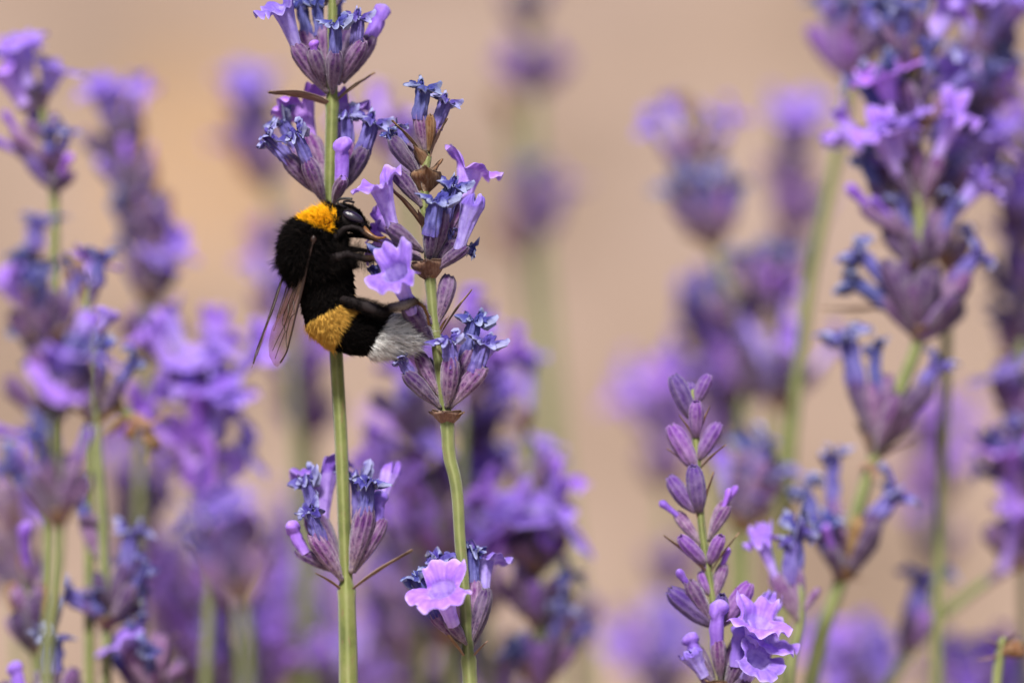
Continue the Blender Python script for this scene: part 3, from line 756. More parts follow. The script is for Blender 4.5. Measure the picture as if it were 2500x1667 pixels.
bg('short lavender stalk with a single pale closed flower at its tip',
   [(55, 1600), (62, 1640), (66, 1700)], 17, 20, [('t', 60, 1640, 48, 1580, -1, dict(fl=(24, 1520), fs=.9))], [(62, 1650, 4, 'cc')])
bg('lavender stalk with a violet petal and dark withered calyces low behind the blue flowers',
   [(330, 1480), (345, 1540), (360, 1640)], 25, 21,
   [('f', 335, 1560, 310, 1510, -1, dict(fl=(285, 1470), low=(-.5, .6, -.8), fs=1.3)), ('w', 340, 1560, 330, 1480, -1, dict(fl=(310, 1430))), ('c', 345, 1560, 380, 1460, 0, dict(w=1.3)), ('c', 345, 1570, 420, 1530, 0)], [(348, 1560, 6, 'ccwv')],
   bracts=[(340, 1500, 300, 1400, -1, .4), (345, 1490, 410, 1450, -1, .4)])
# --- behind the bee
GF = 'faint lavender stalks far behind the bee'
bg('faint pinkish lavender spike behind the stalk that carries the torn brown bracts',
   [(565, 190), (575, 260), (590, 350), (620, 450), (650, 600), (670, 800), (690, 1000), (700, 1300), (705, 1620)], 105, 31,
   [('f', 568, 230, 550, 200, 0, dict(fs=1.2)), ('f', 570, 230, 590, 195, 0, dict(fs=1.4)), ('f', 572, 240, 570, 200, -3, dict(fs=1.3)), ('f', 580, 330, 530, 320, 0, dict(fs=1.2))],
   [(572, 240, 4, 'tcc'), (582, 300, 5, 'cwc'), (600, 380, 5, 'ctc'), (640, 540, 4, 'cv')])
bg('faint purple lavender whorls directly behind the bee tail',
   [(700, 800), (705, 880), (710, 960), (715, 1100), (720, 1300), (725, 1620)], 95, 32, [('f', 702, 850, 660, 800, 0), ('p', 705, 900, 690, 840, -2)], [(703, 860, 7, 'pcpf'), (710, 950, 7, 'vcv')])
bg('faint lavender flowers seen between the bee wings and its black waist',
   [(650, 620), (655, 700), (665, 800), (680, 1000), (690, 1620)], 80, 33, [('f', 652, 660, 625, 640, 0, dict(fs=1.2)), ('f', 652, 670, 690, 650, 0, dict(fs=1.1))], [(655, 700, 5, 'fc')])
bg('faint grey-stemmed lavender stalk low behind the bare stem of the bee stalk',
   [(610, 1240), (620, 1340), (640, 1460), (650, 1640)], 120, 34, (), [(612, 1270, 7, 'pfv'), (622, 1360, 7, 'pvc'), (640, 1470, 7, 'pvf')], GF)
bg('faint violet lavender stalk low beside the thick bare green stem',
   [(700, 1400), (705, 1480), (715, 1640)], 110, 35, (), [(702, 1440, 7, 'fpf'), (707, 1510, 7, 'pvf')], GF)
bg('very faint lavender stalk with two separate heart-shaped whorls above the open soil',
   [(1212, -40), (1216, 40), (1224, 215), (1228, 380), (1240, 545), (1262, 760), (1280, 1000), (1305, 1250), (1335, 1500), (1345, 1620)], 125, 36,
   [('v', 1222, 212, 1165, 120, -1, dict(w=1.3)), ('v', 1226, 212, 1285, 125, -1, dict(w=1.3)), ('c', 1224, 212, 1200, 130, -3), ('p', 1240, 540, 1290, 470, 0, dict(fl=(1300, 420), fs=1.0)), ('w', 1238, 540, 1220, 450, -2, dict(fl=(1218, 385), fs=1.7))],
   [(1214, 20, 5, 'ccd'), (1224, 214, 8, 'vcvv', dict(spread=42, ln=5.6)), (1240, 548, 9, 'vcwcv', dict(spread=44, ln=6.2))], r=(.55, .9))
bg('very faint bare lavender stalk with a small brownish dried tip next to the heart-shaped whorls',
   [(1150, 215), (1165, 270), (1190, 400), (1205, 560), (1225, 800), (1250, 1100), (1265, 1620)], 135, 37, [('d', 1160, 290, 1145, 215, -1, dict(w=1.3)), ('d', 1170, 300, 1185, 240, -1)], [(1200, 540, 5, 'cdc')], r=(.55, .8))
# --- right of the sharp stalks
bg('blurred lavender stalk with violet flowers behind the stem the bee stalk shows bare',
   [(930, 900), (950, 980), (975, 1070), (1000, 1180), (1020, 1320), (1030, 1620)], 48, 41,
   [('c', 940, 960, 850, 915, 0, dict(w=1.3)), ('h', 945, 970, 910, 930, -1, dict(fl=(930, 900), fs=1.2)), ('p', 955, 1040, 900, 1020, -1, dict(fl=(870, 1030), low=(-.6, .7, -.6), fs=1.3)), ('f', 960, 1060, 985, 1030, -2, dict(fl=(990, 1020), fs=1.0)),
    ('f', 975, 1150, 940, 1110, -2, dict(fl=(930, 1090), low=(-.3, .5, -1), fs=1.3)), ('f', 980, 1180, 965, 1150, -2, dict(fl=(960, 1160), fs=1.3)), ('v', 1000, 1240, 960, 1190, -1, dict(w=1.2))],
   [(955, 1000, 6, 'cpc'), (985, 1120, 6, 'cfc'), (1005, 1230, 6, 'vcv'), (1025, 1420, 6, 'vcw')])
bg('blurred lavender spike thick with lilac flowers directly behind the bare stem below the bee',
   [(1100, 900), (1100, 980), (1100, 1080), (1110, 1200), (1115, 1350), (1120, 1620)], 62, 42,
   [('f', 1100, 1000, 1080, 960, -1, dict(fs=1.4)), ('f', 1102, 1000, 1130, 950, 0, dict(fs=1.3)), ('p', 1100, 1080, 1140, 1030, 0, dict(fs=1.5)), ('f', 1100, 1120, 1095, 1090, -3, dict(fs=1.5)), ('f', 1102, 920, 1110, 860, 0, dict(fs=1.1))],
   [(1100, 1000, 7, 'fpc'), (1100, 1090, 7, 'pfcc'), (1108, 1190, 7, 'fpc'), (1115, 1350, 7, 'cvw')])
bg('blurred lavender stalk with one tulip-shaped lilac flower standing on a thin brown calyx',
   [(1208, 960), (1210, 1000), (1215, 1100), (1225, 1300), (1240, 1620)], 52, 43,
   [('f', 1210, 985, 1215, 930, -1, dict(fl=(1215, 830), low=(.6, -.2, -1), fs=.95)), ('d', 1210, 1000, 1204, 945, -1), ('f', 1215, 1090, 1240, 1060, -1, dict(fl=(1250, 1020), low=(.4, .3, -1), fs=1.1)), ('w', 1216, 1110, 1262, 1080, 0, dict(fl=(1275, 1050)))], [(1216, 1120, 5, 'cvw')])
bg('blurred lavender stalk topped by a broad bright almost white-lit flower cluster',
   [(1210, 1200), (1220, 1280), (1230, 1380), (1240, 1500), (1245, 1640)], 40, 44,
   [('f', 1212, 1240, 1180, 1200, -2, dict(fl=(1160, 1180), low=(-.6, .3, -1), fs=1.8)), ('f', 1214, 1240, 1215, 1190, -3, dict(fl=(1215, 1170), low=(0, .5, -1), fs=1.9)), ('f', 1216, 1240, 1260, 1205, -2, dict(fl=(1295, 1185), low=(.9, .2, -.7), fs=1.8)), ('p', 1216, 1290, 1150, 1270, -2, dict(fl=(1130, 1260), low=(-.6, .7, -.7), fs=1.4)),
    ('h', 1216, 1250, 1250, 1230, -3, dict(fl=(1255, 1230), fs=1.3)), ('w', 1225, 1380, 1290, 1340, -1, dict(fl=(1310, 1310), fs=1.4)), ('c', 1225, 1400, 1290, 1370, 0), ('w', 1238, 1540, 1190, 1500, -2, dict(fl=(1175, 1480), fs=1.5)), ('f', 1218, 1240, 1130, 1230, 0, dict(fl=(1090, 1230), fs=1.3))],
   [(1218, 1270, 7, 'ccpc'), (1230, 1390, 7, 'ccwv'), (1240, 1530, 7, 'wcv')])
bg('blurred lavender stalk with lilac flowers low behind the bright flower cluster',
   [(1320, 1350), (1325, 1450), (1335, 1620)], 75, 45, [('c', 1322, 1400, 1305, 1340, 0)], [(1322, 1420, 5, 'cvc')])
# --- right half
bg('blurred lavender stalk with a brown dried tip above a blue withered whorl',
   [(1585, 220), (1590, 320), (1615, 430), (1640, 565), (1665, 640), (1692, 720), (1705, 850), (1708, 1050), (1715, 1300), (1720, 1640)], 70, 51,
   [('d', 1588, 280, 1575, 225, -1, dict(w=1.4)), ('d', 1592, 360, 1582, 300, -1, dict(w=1.4)), ('f', 1600, 330, 1630, 300, 0, dict(fl=(1640, 265), low=(.6, 0, -1), fs=1.0)), ('w', 1635, 560, 1570, 480, 0, dict(fl=(1540, 425), fs=1.3, w=1.1)), ('w', 1640, 560, 1620, 460, -2, dict(fl=(1620, 400), fs=1.7)), ('w', 1645, 560, 1685, 470, 0, dict(fl=(1692, 415), fs=1.4, w=1.1)), ('b', 1645, 560, 1660, 460, -1)],
   [(1592, 350, 5, 'dcf'), (1638, 560, 7, 'cwcc', dict(spread=30, ln=6)), (1692, 730, 8, 'cvcw'), (1705, 850, 6, 'cfv')])
bg('very blurred lavender spike with a round pink top behind the green leaning stem',
   [(1825, 250), (1822, 350), (1815, 480), (1805, 620), (1795, 800), (1785, 1000), (1780, 1300), (1780, 1640)], 105, 52,
   [('f', 1825, 300, 1810, 270, 0, dict(fs=1.5)), ('f', 1826, 300, 1845, 265, -2, dict(fs=1.5)), ('f', 1824, 310, 1825, 270, -3, dict(fs=1.5)), ('f', 1815, 480, 1850, 460, 0, dict(fs=1.2))],
   [(1825, 300, 4, 'ttc'), (1820, 400, 6, 'cvc'), (1815, 490, 6, 'cvc'), (1808, 590, 6, 'cvc')])
bg('blurred lavender stalk with a lilac flower at the foot of the brown-tipped stalk',
   [(1600, 650), (1615, 730), (1640, 850), (1660, 1050), (1665, 1640)], 88, 53,
   [('f', 1605, 700, 1580, 680, -1, dict(fl=(1570, 680), fs=1.6)), ('f', 1606, 700, 1610, 660, -2, dict(fs=1.4))], [(1612, 760, 5, 'cvc'), (1640, 880, 6, 'pcc')])
bg('blurred blue-tipped lavender whorl between the leaning green stem and the brown-tipped stalk',
   [(1770, 640), (1780, 720), (1790, 880), (1792, 1000), (1790, 1300), (1785, 1640)], 66, 54,
   [('w', 1770, 690, 1735, 620, 0, dict(fl=(1725, 575), fs=1.5)), ('w', 1775, 690, 1785, 620, -1, dict(fl=(1790, 570), fs=1.6)), ('b', 1785, 760, 1770, 670, -3), ('f', 1785, 760, 1820, 660, -1, dict(fs=1.0))], [(1778, 720, 8, 'cvwc', dict(ln=6)), (1790, 890, 8, 'vcfv')])
bg('lavender stalk with a long bare leaning green stem under one dark cup-shaped whorl',
   [(1965, -60), (1955, 60), (1950, 180), (1930, 310), (1895, 480), (1860, 650), (1840, 800), (1820, 1000), (1800, 1300), (1795, 1640)], 48, 55,
   [('c', 1950, 175, 1895, 60, 0, dict(w=1.2)), ('c', 1955, 175, 2015, 70, 0, dict(w=1.2)), ('v', 1952, 175, 1950, 60, -3, dict(w=1.2)), ('w', 1950, 150, 1930, 60, -2)], [(1951, 178, 9, 'cvcw', dict(ln=7, spread=38)), (1958, 30, 7, 'cvfp')], r=(.5, .62))
R4 = bg('large withered lavender stalk leaning over, with cup-shaped whorls of dark and blue calyces',
   [(2085, 20), (2090, 140), (2100, 260), (2105, 400), (2115, 560), (2110, 780), (2070, 890), (2010, 1045), (1965, 1190), (1932, 1330), (1890, 1450), (1862, 1568), (1840, 1660)], 29, 56,
   [('p', 2075, 300, 2040, 230, -2, dict(fl=(2030, 175), low=(.1, -.2, -1), fs=1.35)), ('w', 2070, 280, 2000, 240, 0, dict(fl=(1972, 180), fs=1.4)), ('w', 2070, 300, 2000, 250, -1, dict(fl=(2000, 195))), ('f', 2085, 400, 2060, 360, -2, dict(fl=(2052, 300), low=(-.6, .6, -.8), fs=1.4)), ('f', 2080, 350, 2100, 320, -3, dict(fl=(2080, 270), fs=1.1)),
    ('w', 2090, 540, 2000, 420, 0, dict(fl=(1980, 360), fs=1.2)), ('b', 2090, 560, 1985, 470, -1, dict(fs=1.3)), ('b', 2095, 570, 2040, 490, -1), ('f', 2115, 580, 2200, 480, 0, dict(fl=(2250, 420), low=(.8, .2, -.8), fs=1.0)), ('f', 2090, 130, 2150, 60, 0, dict(fl=(2180, 15), low=(.6, .3, -1), fs=1.3)), ('w', 2085, 120, 2080, 60, -2, dict(fl=(2085, 10))),
    ('w', 2105, 770, 2040, 640, -2, dict(fl=(1970, 575), fs=1.2, w=1.2)), ('w', 2100, 775, 2030, 680, -1, dict(fl=(1950, 640), fs=1.3)), ('c', 2112, 775, 2040, 600, -3, dict(w=1.3)), ('c', 2114, 775, 2130, 620, -3, dict(w=1.3)), ('c', 2118, 775, 2220, 640, 0, dict(w=1.3)), ('w', 2118, 770, 2210, 620, -1, dict(fl=(2250, 580), fs=1.3, w=1.2)), ('v', 2114, 770, 2190, 700, -3),
    ('w', 2015, 1035, 1960, 860, -1, dict(fl=(1945, 770), fs=1.6, w=1.2)), ('w', 2018, 1030, 2010, 880, -2, dict(fl=(2010, 800))), ('w', 2055, 985, 2130, 880, -1, dict(fl=(2155, 830), fs=1.5, w=1.3)),
    ('w', 1930, 1325, 1865, 1190, 0, dict(fl=(1845, 1120), fs=1.5, w=1.1)), ('w', 1930, 1325, 1900, 1240, -3, dict(fl=(1900, 1200), fs=1.4)), ('w', 1935, 1320, 1905, 1130, 1, dict(fl=(1915, 1050), fs=1.2)), ('w', 1940, 1322, 2010, 1180, -1, dict(fl=(2055, 1130), fs=1.6, w=1.5)), ('b', 1930, 1325, 1910, 1255, -3.5)],
   [(2095, 250, 7, 'ccwb'), (2105, 420, 7, 'ccwf'), (2115, 570, 8, 'cccw'), (2110, 790, 10, 'cccv', dict(ln=7.2, spread=42)), (2010, 1045, 6, 'ccd', dict(ln=6.5, spread=24)), (1932, 1335, 5, 'ccd', dict(spread=22)), (2088, 100, 7, 'cwf')],
   r=(.5, .85), bracts=[(2010, 1050, 1975, 1085, -1, 1.2), (2015, 1050, 2000, 1110, -1, 1.2), (1930, 1335, 1990, 1325, 0, .6), (2000, 700, 1890, 720, -3, .4), (2090, 560, 2000, 565, 0, .5), (2085, 290, 1945, 290, 0, .3)])
bg('slender lavender stalk with one pale flower forking low beside the withered stalk',
   [(1836, 1340), (1838, 1400), (1836, 1440), (1822, 1500), (1810, 1640)], 16, 57,
   [('f', 1834, 1430, 1775, 1320, -1, dict(fl=(1750, 1245), low=(-.5, -.2, -1), fs=.7)), ('w', 1836, 1425, 1810, 1320, 0, dict(fl=(1818, 1240), fs=1.2)), ('c', 1838, 1410, 1880, 1350, 0, dict(w=.7)), ('w', 1838, 1420, 1828, 1300, 1, dict(fl=(1835, 1200)))], ())
bg('blurred dense lavender spike behind the withered stalk, lilac flowers all along it',
   [(2290, -40), (2270, 100), (2240, 220), (2210, 340), (2190, 460), (2180, 620), (2170, 900), (2160, 1200), (2150, 1640)], 42, 58,
   [('f', 2275, 60, 2310, 20, 0, dict(fs=1.5)), ('f', 2250, 240, 2290, 200, 0, dict(fl=(2310, 170), fs=1.2)), ('f', 2230, 380, 2270, 350, -1, dict(fl=(2300, 320), fs=1.4)), ('f', 2225, 330, 2260, 300, -2, dict(fs=1.3))],
   [(2285, 0, 8, 'wfcf'), (2265, 120, 8, 'wcwf'), (2240, 220, 8, 'cwcw'), (2215, 330, 8, 'cfwc'), (2190, 440, 8, 'ccw'), (2182, 560, 7, 'ccv')])
bg('blurred lavender stalk whose bent stem crosses the soil, with one light flower',
   [(2345, 780), (2345, 900), (2348, 1050), (2345, 1200), (2320, 1285), (2220, 1370), (2120, 1460), (2060, 1540), (2010, 1640)], 45, 59,
   [('f', 2340, 900, 2325, 880, -1, dict(fl=(2315, 850), low=(-.6, .4, -.8), fs=1.5)), ('w', 2340, 1100, 2270, 1090, 0, dict(fl=(2245, 1075))), ('p', 2345, 1090, 2330, 1040, -1, dict(fs=1.3)), ('f', 2345, 1050, 2300, 1020, 1, dict(fs=1.1)), ('p', 2335, 1240, 2345, 1170, -2, dict(fs=1.3)), ('c', 2320, 1280, 2270, 1210, -2, dict(w=1.5)), ('c', 2325, 1280, 2300, 1190, -1, dict(w=1.3)),
    ('w', 2080, 1490, 2100, 1390, 0, dict(fl=(2125, 1320), fs=1.9, w=1.5)), ('c', 2075, 1500, 2085, 1410, -1, dict(w=1.4)), ('v', 2080, 1490, 2130, 1400, -1, dict(w=1.3))],
   [(2345, 920, 6, 'cvf'), (2347, 1090, 7, 'cvwc'), (2330, 1270, 7, 'cvc')])
bg('blurred violet lavender stalk standing straight behind the bent-stemmed stalk',
   [(2360, 330), (2350, 450), (2345, 560), (2345, 760), (2350, 1000), (2360, 1640)], 62, 60, [('f', 2352, 460, 2335, 420, 0, dict(fs=1.5)), ('f', 2350, 560, 2330, 540, 0, dict(fs=1.4))], [(2355, 400, 8, 'fpc'), (2348, 520, 8, 'pfv'), (2345, 640, 7, 'vwc'), (2345, 780, 7, 'wvc')])
bg('short lavender stalk with only a small brown dried whorl on its tip',
   [(2305, 1462), (2298, 1500), (2290, 1560), (2285, 1650)], 18, 61, [('d', 2300, 1500, 2350, 1480, -1, dict(w=1.5))], bracts=[(2300, 1500, 2245, 1520, -1, .5), (2302, 1490, 2270, 1465, -1, .8), (2304, 1490, 2330, 1450, -1, .8), (2304, 1495, 2360, 1500, -1, .8), (2300, 1490, 2300, 1450, 0, .8)])
bg('blurred dark blue lavender whorl behind the young budded spike',
   [(1735, 1080), (1725, 1150), (1705, 1215), (1700, 1350), (1700, 1640)], 44, 62,
   [('w', 1708, 1205, 1740, 1130, -1, dict(fl=(1745, 1085), fs=1.9, w=1.3)), ('w', 1706, 1205, 1760, 1120, 0, dict(fl=(1785, 1070), fs=1.8, w=1.2)), ('c', 1704, 1205, 1700, 1110, 0, dict(w=1.2)), ('h', 1702, 1205, 1665, 1130, 1, dict(fl=(1660, 1060)))], [(1708, 1208, 7, 'cwc', dict(ln=6.5, spread=28))])
bg('very faint tall lavender haze spike beside the young budded spike',
   [(1510, 920), (1520, 1000), (1528, 1120), (1535, 1300), (1540, 1640)], 115, 63, [('f', 1512, 970, 1490, 940, 0, dict(fs=1.5))], [(1513, 970, 8, 'fpf'), (1524, 1060, 7, 'pvc'), (1535, 1290, 5, 'vc')])
bg('very faint lavender stalk with pink flowers low in the gap of bare soil',
   [(1500, 1480), (1510, 1560), (1515, 1660)], 110, 64, (), [(1504, 1520, 7, 'fpf'), (1510, 1590, 6, 'pf')])
bg('very faint lavender spike behind the bent stem and the withered stalk',
   [(2140, 950), (2145, 1080), (2150, 1250), (2150, 1640)], 120, 65, (), [(2142, 1000, 7, 'vpc'), (2146, 1100, 7, 'vpf'), (2150, 1240, 6, 'pvc')])
bg('blurred lilac lavender cluster behind the top of the young budded spike',
   [(1660, 860), (1655, 940), (1640, 1050), (1630, 1300), (1625, 1640)], 85, 66, [('f', 1658, 900, 1650, 870, -2, dict(fs=1.5)), ('f', 1658, 910, 1690, 880, 0, dict(fs=1.3))], [(1657, 920, 8, 'fpc'), (1648, 1000, 7, 'pcv')])
bg('blurred lilac lavender flowers behind the sharp calyx whorl right above the bee',
   [(920, 270), (925, 320), (935, 420), (950, 700), (960, 1000), (970, 1640)], 60, 67, [('f', 922, 310, 905, 290, -1, dict(fs=1.2)), ('f', 924, 310, 950, 290, -1, dict(fs=1.2))], [(924, 330, 5, 'fc')])
bg('blurred lilac closed flower rising behind the bract below the bee tail',
   [(1075, 690), (1070, 780), (1065, 900), (1060, 1200), (1060, 1640)], 50, 68, [('t', 1072, 770, 1076, 710, -1, dict(fl=(1080, 655), fs=1.3)), ('f', 1068, 850, 1110, 850, 0, dict(fs=1.1)), ('f', 1067, 850, 900, 850, 0) if False else ('f', 1068, 860, 1100, 830, 0, dict(fs=1.2))], [(1069, 800, 5, 'cv'), (1066, 880, 6, 'fp')])
# low stalks closing the foot of the view
LOW = ['faint purple lavender top below the violet flower cluster', 'faint purple lavender top behind the thick bare green stem', 'faint purple lavender top between the two sharp stalks', 'faint purple lavender top beside the very blurred pale lilac stalk']
for i, (x, y, dz) in enumerate([(420, 1380, 95), (790, 1530, 85), (980, 1540, 100), (560, 1510, 60)]):
    bg(LOW[i], [(x, y), (x + 5, y + 90), (x + 12, y + 260)], dz, 80 + i, (), [(x + 1, y + 30, 7, 'pvf'), (x + 5, y + 100, 7, 'vcp'), (x + 9, y + 180, 6, 'vc')], 'faint lavender tops low among the stems')
for i, (x, y, dz) in enumerate([(1960, 1545, 80), (2250, 1590, 70)]):
    bg(['faint pink lavender top beside the foot of the withered stalk', 'faint pink lavender top behind the small brown dried whorl'][i], [(x, y), (x + 5, y + 60), (x + 12, y + 160)], dz, 90 + i, (), [(x + 1, y + 30, 8, 'ffp'), (x + 5, y + 100, 6, 'fc')], 'faint pink lavender tops low over the soil')
for i, (x, y, dz, mx) in enumerate([(480, 1310, 75, 'vcp'), (650, 1330, 130, 'pvf'), (880, 1340, 90, 'vcw'), (960, 1260, 80, 'pcv'), (1150, 1490, 70, 'wcv'), (30, 1130, 70, 'pfc'), (385, 1270, 110, 'fpv'), (1050, 1330, 105, 'pvf'), (560, 1560, 90, 'vwc'), (300, 1120, 75, 'cvp'), (880, 1090, 120, 'fcp')]):
    bg('hazy purple lavender top among the low stalks around the sharp stems', [(x, y), (x + 5, y + 90), (x + 10, y + 260)], dz, 110 + i, (), [(x + 1, y + 20, 6, mx), (x + 4, y + 100, 6, mx), (x + 8, y + 190, 5, 'vc')], 'hazy lavender tops among the low stalks')
# ------------------------------------------------------------------ the bumblebee
BEE_O = P(805, 680, 0)
def bc(cx, cy, dz=0.0):
    """bee coordinates: the 540 x 480 detail of the photo around the bee -> mm from the bee's centre"""
    return (P(580 + cx / 3.267, 440 + cy / 3.267, dz) - BEE_O) * 1000
U = 540 / 1764 * 0.04                              # mm per detail unit

BODY = [  # x, y, radius (detail units), depth mm
    ('head', 872, 300, 98), ('head', 908, 316, 92), ('head', 950, 345, 78), ('head', 990, 378, 60), ('head', 1030, 412, 46),
    ('thorax', 730, 355, 135), ('thorax', 680, 400, 165), ('thorax', 632, 465, 215), ('thorax', 595, 535, 245), ('thorax', 600, 612, 245), ('thorax', 680, 690, 212),
    ('waist', 722, 770, 190), ('abdomen', 722, 850, 200), ('abdomen', 718, 950, 212), ('abdomen', 745, 1060, 216), ('abdomen', 815, 1135, 210), ('abdomen', 905, 1180, 200),
    ('abdomen', 1000, 1205, 184), ('abdomen', 1100, 1222, 163), ('abdomen', 1200, 1238, 138), ('abdomen', 1290, 1240, 108), ('abdomen', 1360, 1236, 74)]
BK = [V(bc(x, y)) for _, x, y, _ in BODY]; BR = [r * U * .93 for *_, r in BODY]
LEGS = [  # joints: x, y, depth mm, radius mm   (right side towards the viewer, left side beyond)
    [(830, 980, -1.5, .55), (848, 948, -2.5, .34), (930, 975, -2.9, .46), (1040, 1010, -3.2, .58), (1170, 1055, -3.4, .52), (1200, 1048, -3.6, .30), (1225, 1018, -3.8, .44), (1320, 1000, -4.0, .50), (1410, 968, -3.9, .40), (1432, 968, -3.8, .20), (1485, 1010, -3.5, .18), (1515, 1075, -3.2, .16), (1525, 1150, -2.8, .14), (1550, 1165, -2.5, .07)],
    [(700, 640, -1.8, .6), (800, 610, -2.9, .45), (880, 585, -3.0, .36), (935, 605, -2.9, .33), (1020, 625, -2.8, .37), (1090, 622, -2.7, .32), (1112, 630, -2.9, .15), (1145, 660, -3.3, .12), (1165, 690, -3.4, .07)],
    [(780, 450, -1.8, .5), (850, 385, -2.3, .34), (910, 372, -2.5, .30), (975, 385, -2.6, .27), (1005, 420, -2.6, .25), (1065, 455, -2.4, .26), (1110, 470, -2.1, .17), (1165, 465, -1.6, .12), (1190, 455, -1.2, .08)],
    [(820, 560, 1.6, .5), (900, 545, 1.9, .34), (1010, 560, 1.7, .28), (1085, 578, 1.4, .22), (1130, 590, 1.0, .13), (1170, 610, .6, .08)],
    [(800, 480, 1.6, .5), (900, 440, 1.8, .34), (1000, 450, 1.6, .28), (1090, 480, 1.2, .18), (1160, 500, .8, .1)],
    [(900, 1010, 1.6, .6), (1050, 1010, 2.4, .45), (1200, 1060, 2.6, .5), (1300, 1120, 2.3, .42), (1400, 1180, 1.8, .34), (1480, 1240, 1.4, .18), (1540, 1285, 1.0, .13), (1570, 1295, .8, .07)]]

def ico_template(sub=2):
    bm = bmesh.new(); bmesh.ops.create_icosphere(bm, subdivisions=sub, radius=1)
    v = np.array([x.co[:] for x in bm.verts]); f = np.array([[q.index for q in x.verts] for x in bm.faces]); bm.free(); return v, f

def build_bee():
    root = bpy.data.objects.new('bumblebee', None); COL.objects.link(root); root.location = BEE_O; root.empty_display_size = .01
    root['label'] = 'black bumblebee with yellow bands and white tail feeding on the lavender'; root['category'] = 'bumblebee'
    S = Matrix.Scale(.001, 4)
    def part(name, me, parent=None):
        if parent is None: return link(name, me, root, S)
        return link(name, me, parent, Matrix.Identity(4))
    # --- one continuous body, legs included
    iv, jf = ico_template(2); pts, rad = [], []
    for (a, ra), (b, rb), ka, kb in zip(list(zip(BK, BR))[:-1], list(zip(BK, BR))[1:], BODY[:-1], BODY[1:]):
        if ka[0] == 'head' and kb[0] == 'thorax': continue
        for t in (0, .5): pts.append(a.lerp(b, t)); rad.append(ra + (rb - ra) * t)
    pts.append(BK[-1]); rad.append(BR[-1])
    pts += [V(bc(790, 300)), V(bc(830, 290))]; rad += [.95, 1.1]           # neck
    pts += [V(bc(900, 306, s * .8)) for s in (-1, 1)] + [V(bc(872, 296, s * .7)) for s in (-1, 1)]; rad += [.95, .95, 1.05, 1.05]
    legp, legr, legt = [], [], []; LEGK = .74
    for li, lg in enumerate(LEGS):
        LEGK = (1.0, 1.0, .8, .75, .7, .8)[li]
        J = [V(bc(x, y, z)) for x, y, z, _ in lg]; R = [q[3] for q in lg]
        tot = len(J) - 1
        for i in range(tot):
            ln = (J[i + 1] - J[i]).length; n = max(2, int(ln / (.35 * max(.08, min(R[i], R[i + 1])))))
            for k in range(n):
                t = k / n; legp.append(J[i].lerp(J[i + 1], t)); legr.append((R[i] + (R[i + 1] - R[i]) * t) * LEGK); legt.append((i + t) / tot)
        legp.append(J[-1]); legr.append(R[-1] * LEGK); legt.append(1)
    allp = pts + legp; allr = rad + legr
    vs, fs = [], []
    for i, (p, r) in enumerate(zip(allp, allr)):
        vs.append(iv * r + np.array(p)); fs.append(jf + i * len(iv))
    me = bpy.data.meshes.new('raw'); me.from_pydata(np.concatenate(vs).tolist(), [], np.concatenate(fs).tolist())
    tmp = bpy.data.objects.new('raw', me); COL.objects.link(tmp)
    rm = tmp.modifiers.new('r', 'REMESH'); rm.mode = 'VOXEL'; rm.voxel_size = .085
    sm = tmp.modifiers.new('s', 'SMOOTH'); sm.factor = .5; sm.iterations = 3
    dg = bpy.context.evaluated_depsgraph_get(); bme = bpy.data.meshes.new_from_object(tmp.evaluated_get(dg))
    bpy.data.objects.remove(tmp); bpy.data.meshes.remove(me)
    bme.name = 'body'
    co = np.empty(len(bme.vertices) * 3, np.float32); bme.vertices.foreach_get('co', co); co = co.reshape(-1, 3)
    LP = np.array([p[:] for p in legp]); LR = np.array(legr); LT = np.array(legt); BP = np.array([p[:] for p in pts]); BRr = np.array(rad)
    def nearest(c):
        dl = np.full(len(c), 9.0); tl = np.zeros(len(c)); db = np.full(len(c), 9.0)
        for s in range(0, len(c), 4000):
            q = c[s:s + 4000]
            d = np.linalg.norm(q[:, None] - LP[None], axis=2) - LR; i = d.argmin(1); dl[s:s + 4000] = d[np.arange(len(q)), i]; tl[s:s + 4000] = LT[i]
            db[s:s + 4000] = (np.linalg.norm(q[:, None] - BP[None], axis=2) - BRr).min(1)
        return dl, tl, db
    dl, tl, db = nearest(co)
    isleg = (dl < db)
    tone = np.zeros((len(co), 4), np.float32); tone[:] = (.012, .010, .010, 1)
    brown = np.clip((tl - .45) * 2.2, 0, 1)[:, None]
    leg = np.array([.016, .012, .013]) * (1 - brown) + np.array([.16, .075, .026]) * brown
    tone[isleg, :3] = leg[isleg]
    # greyish velvet of the hind metatarsus
    hm = np.array(bc(1320, 1000, -4.0)); dm = np.linalg.norm(co - hm, axis=1); k = np.clip(1.5 - dm, 0, 1)[:, None] * isleg[:, None]
    tone[:, :3] = tone[:, :3] * (1 - k) + np.array([.26, .22, .19]) * k
    a = bme.attributes.new('tone', 'FLOAT_COLOR', 'POINT'); a.data.foreach_set('color', tone.ravel())
    bme.materials.clear(); bme.materials.append(M['chitin'])
    bme.polygons.foreach_set('use_smooth', [True] * len(bme.polygons))
    body = part('body', bme)
    # --- fur
    rg = np.random.default_rng(3)
    bme.calc_loop_triangles(); nt = len(bme.loop_triangles)
    tri = np.empty(nt * 3, np.int32); bme.loop_triangles.foreach_get('vertices', tri); tri = tri.reshape(-1, 3)
    A_, B_, C_ = co[tri[:, 0]], co[tri[:, 1]], co[tri[:, 2]]
    nn = np.cross(B_ - A_, C_ - A_); ar = np.linalg.norm(nn, axis=1) / 2; nn /= (np.linalg.norm(nn, axis=1)[:, None] + 1e-9)
    tleg = isleg[tri].any(axis=1)
    wgt = ar * np.where(tleg, .8, 1.0); wgt /= wgt.sum()
    H = 82000
    idx = rg.choice(nt, H, p=wgt); u = rg.random((H, 2)); u[u.sum(1) > 1] = 1 - u[u.sum(1) > 1]
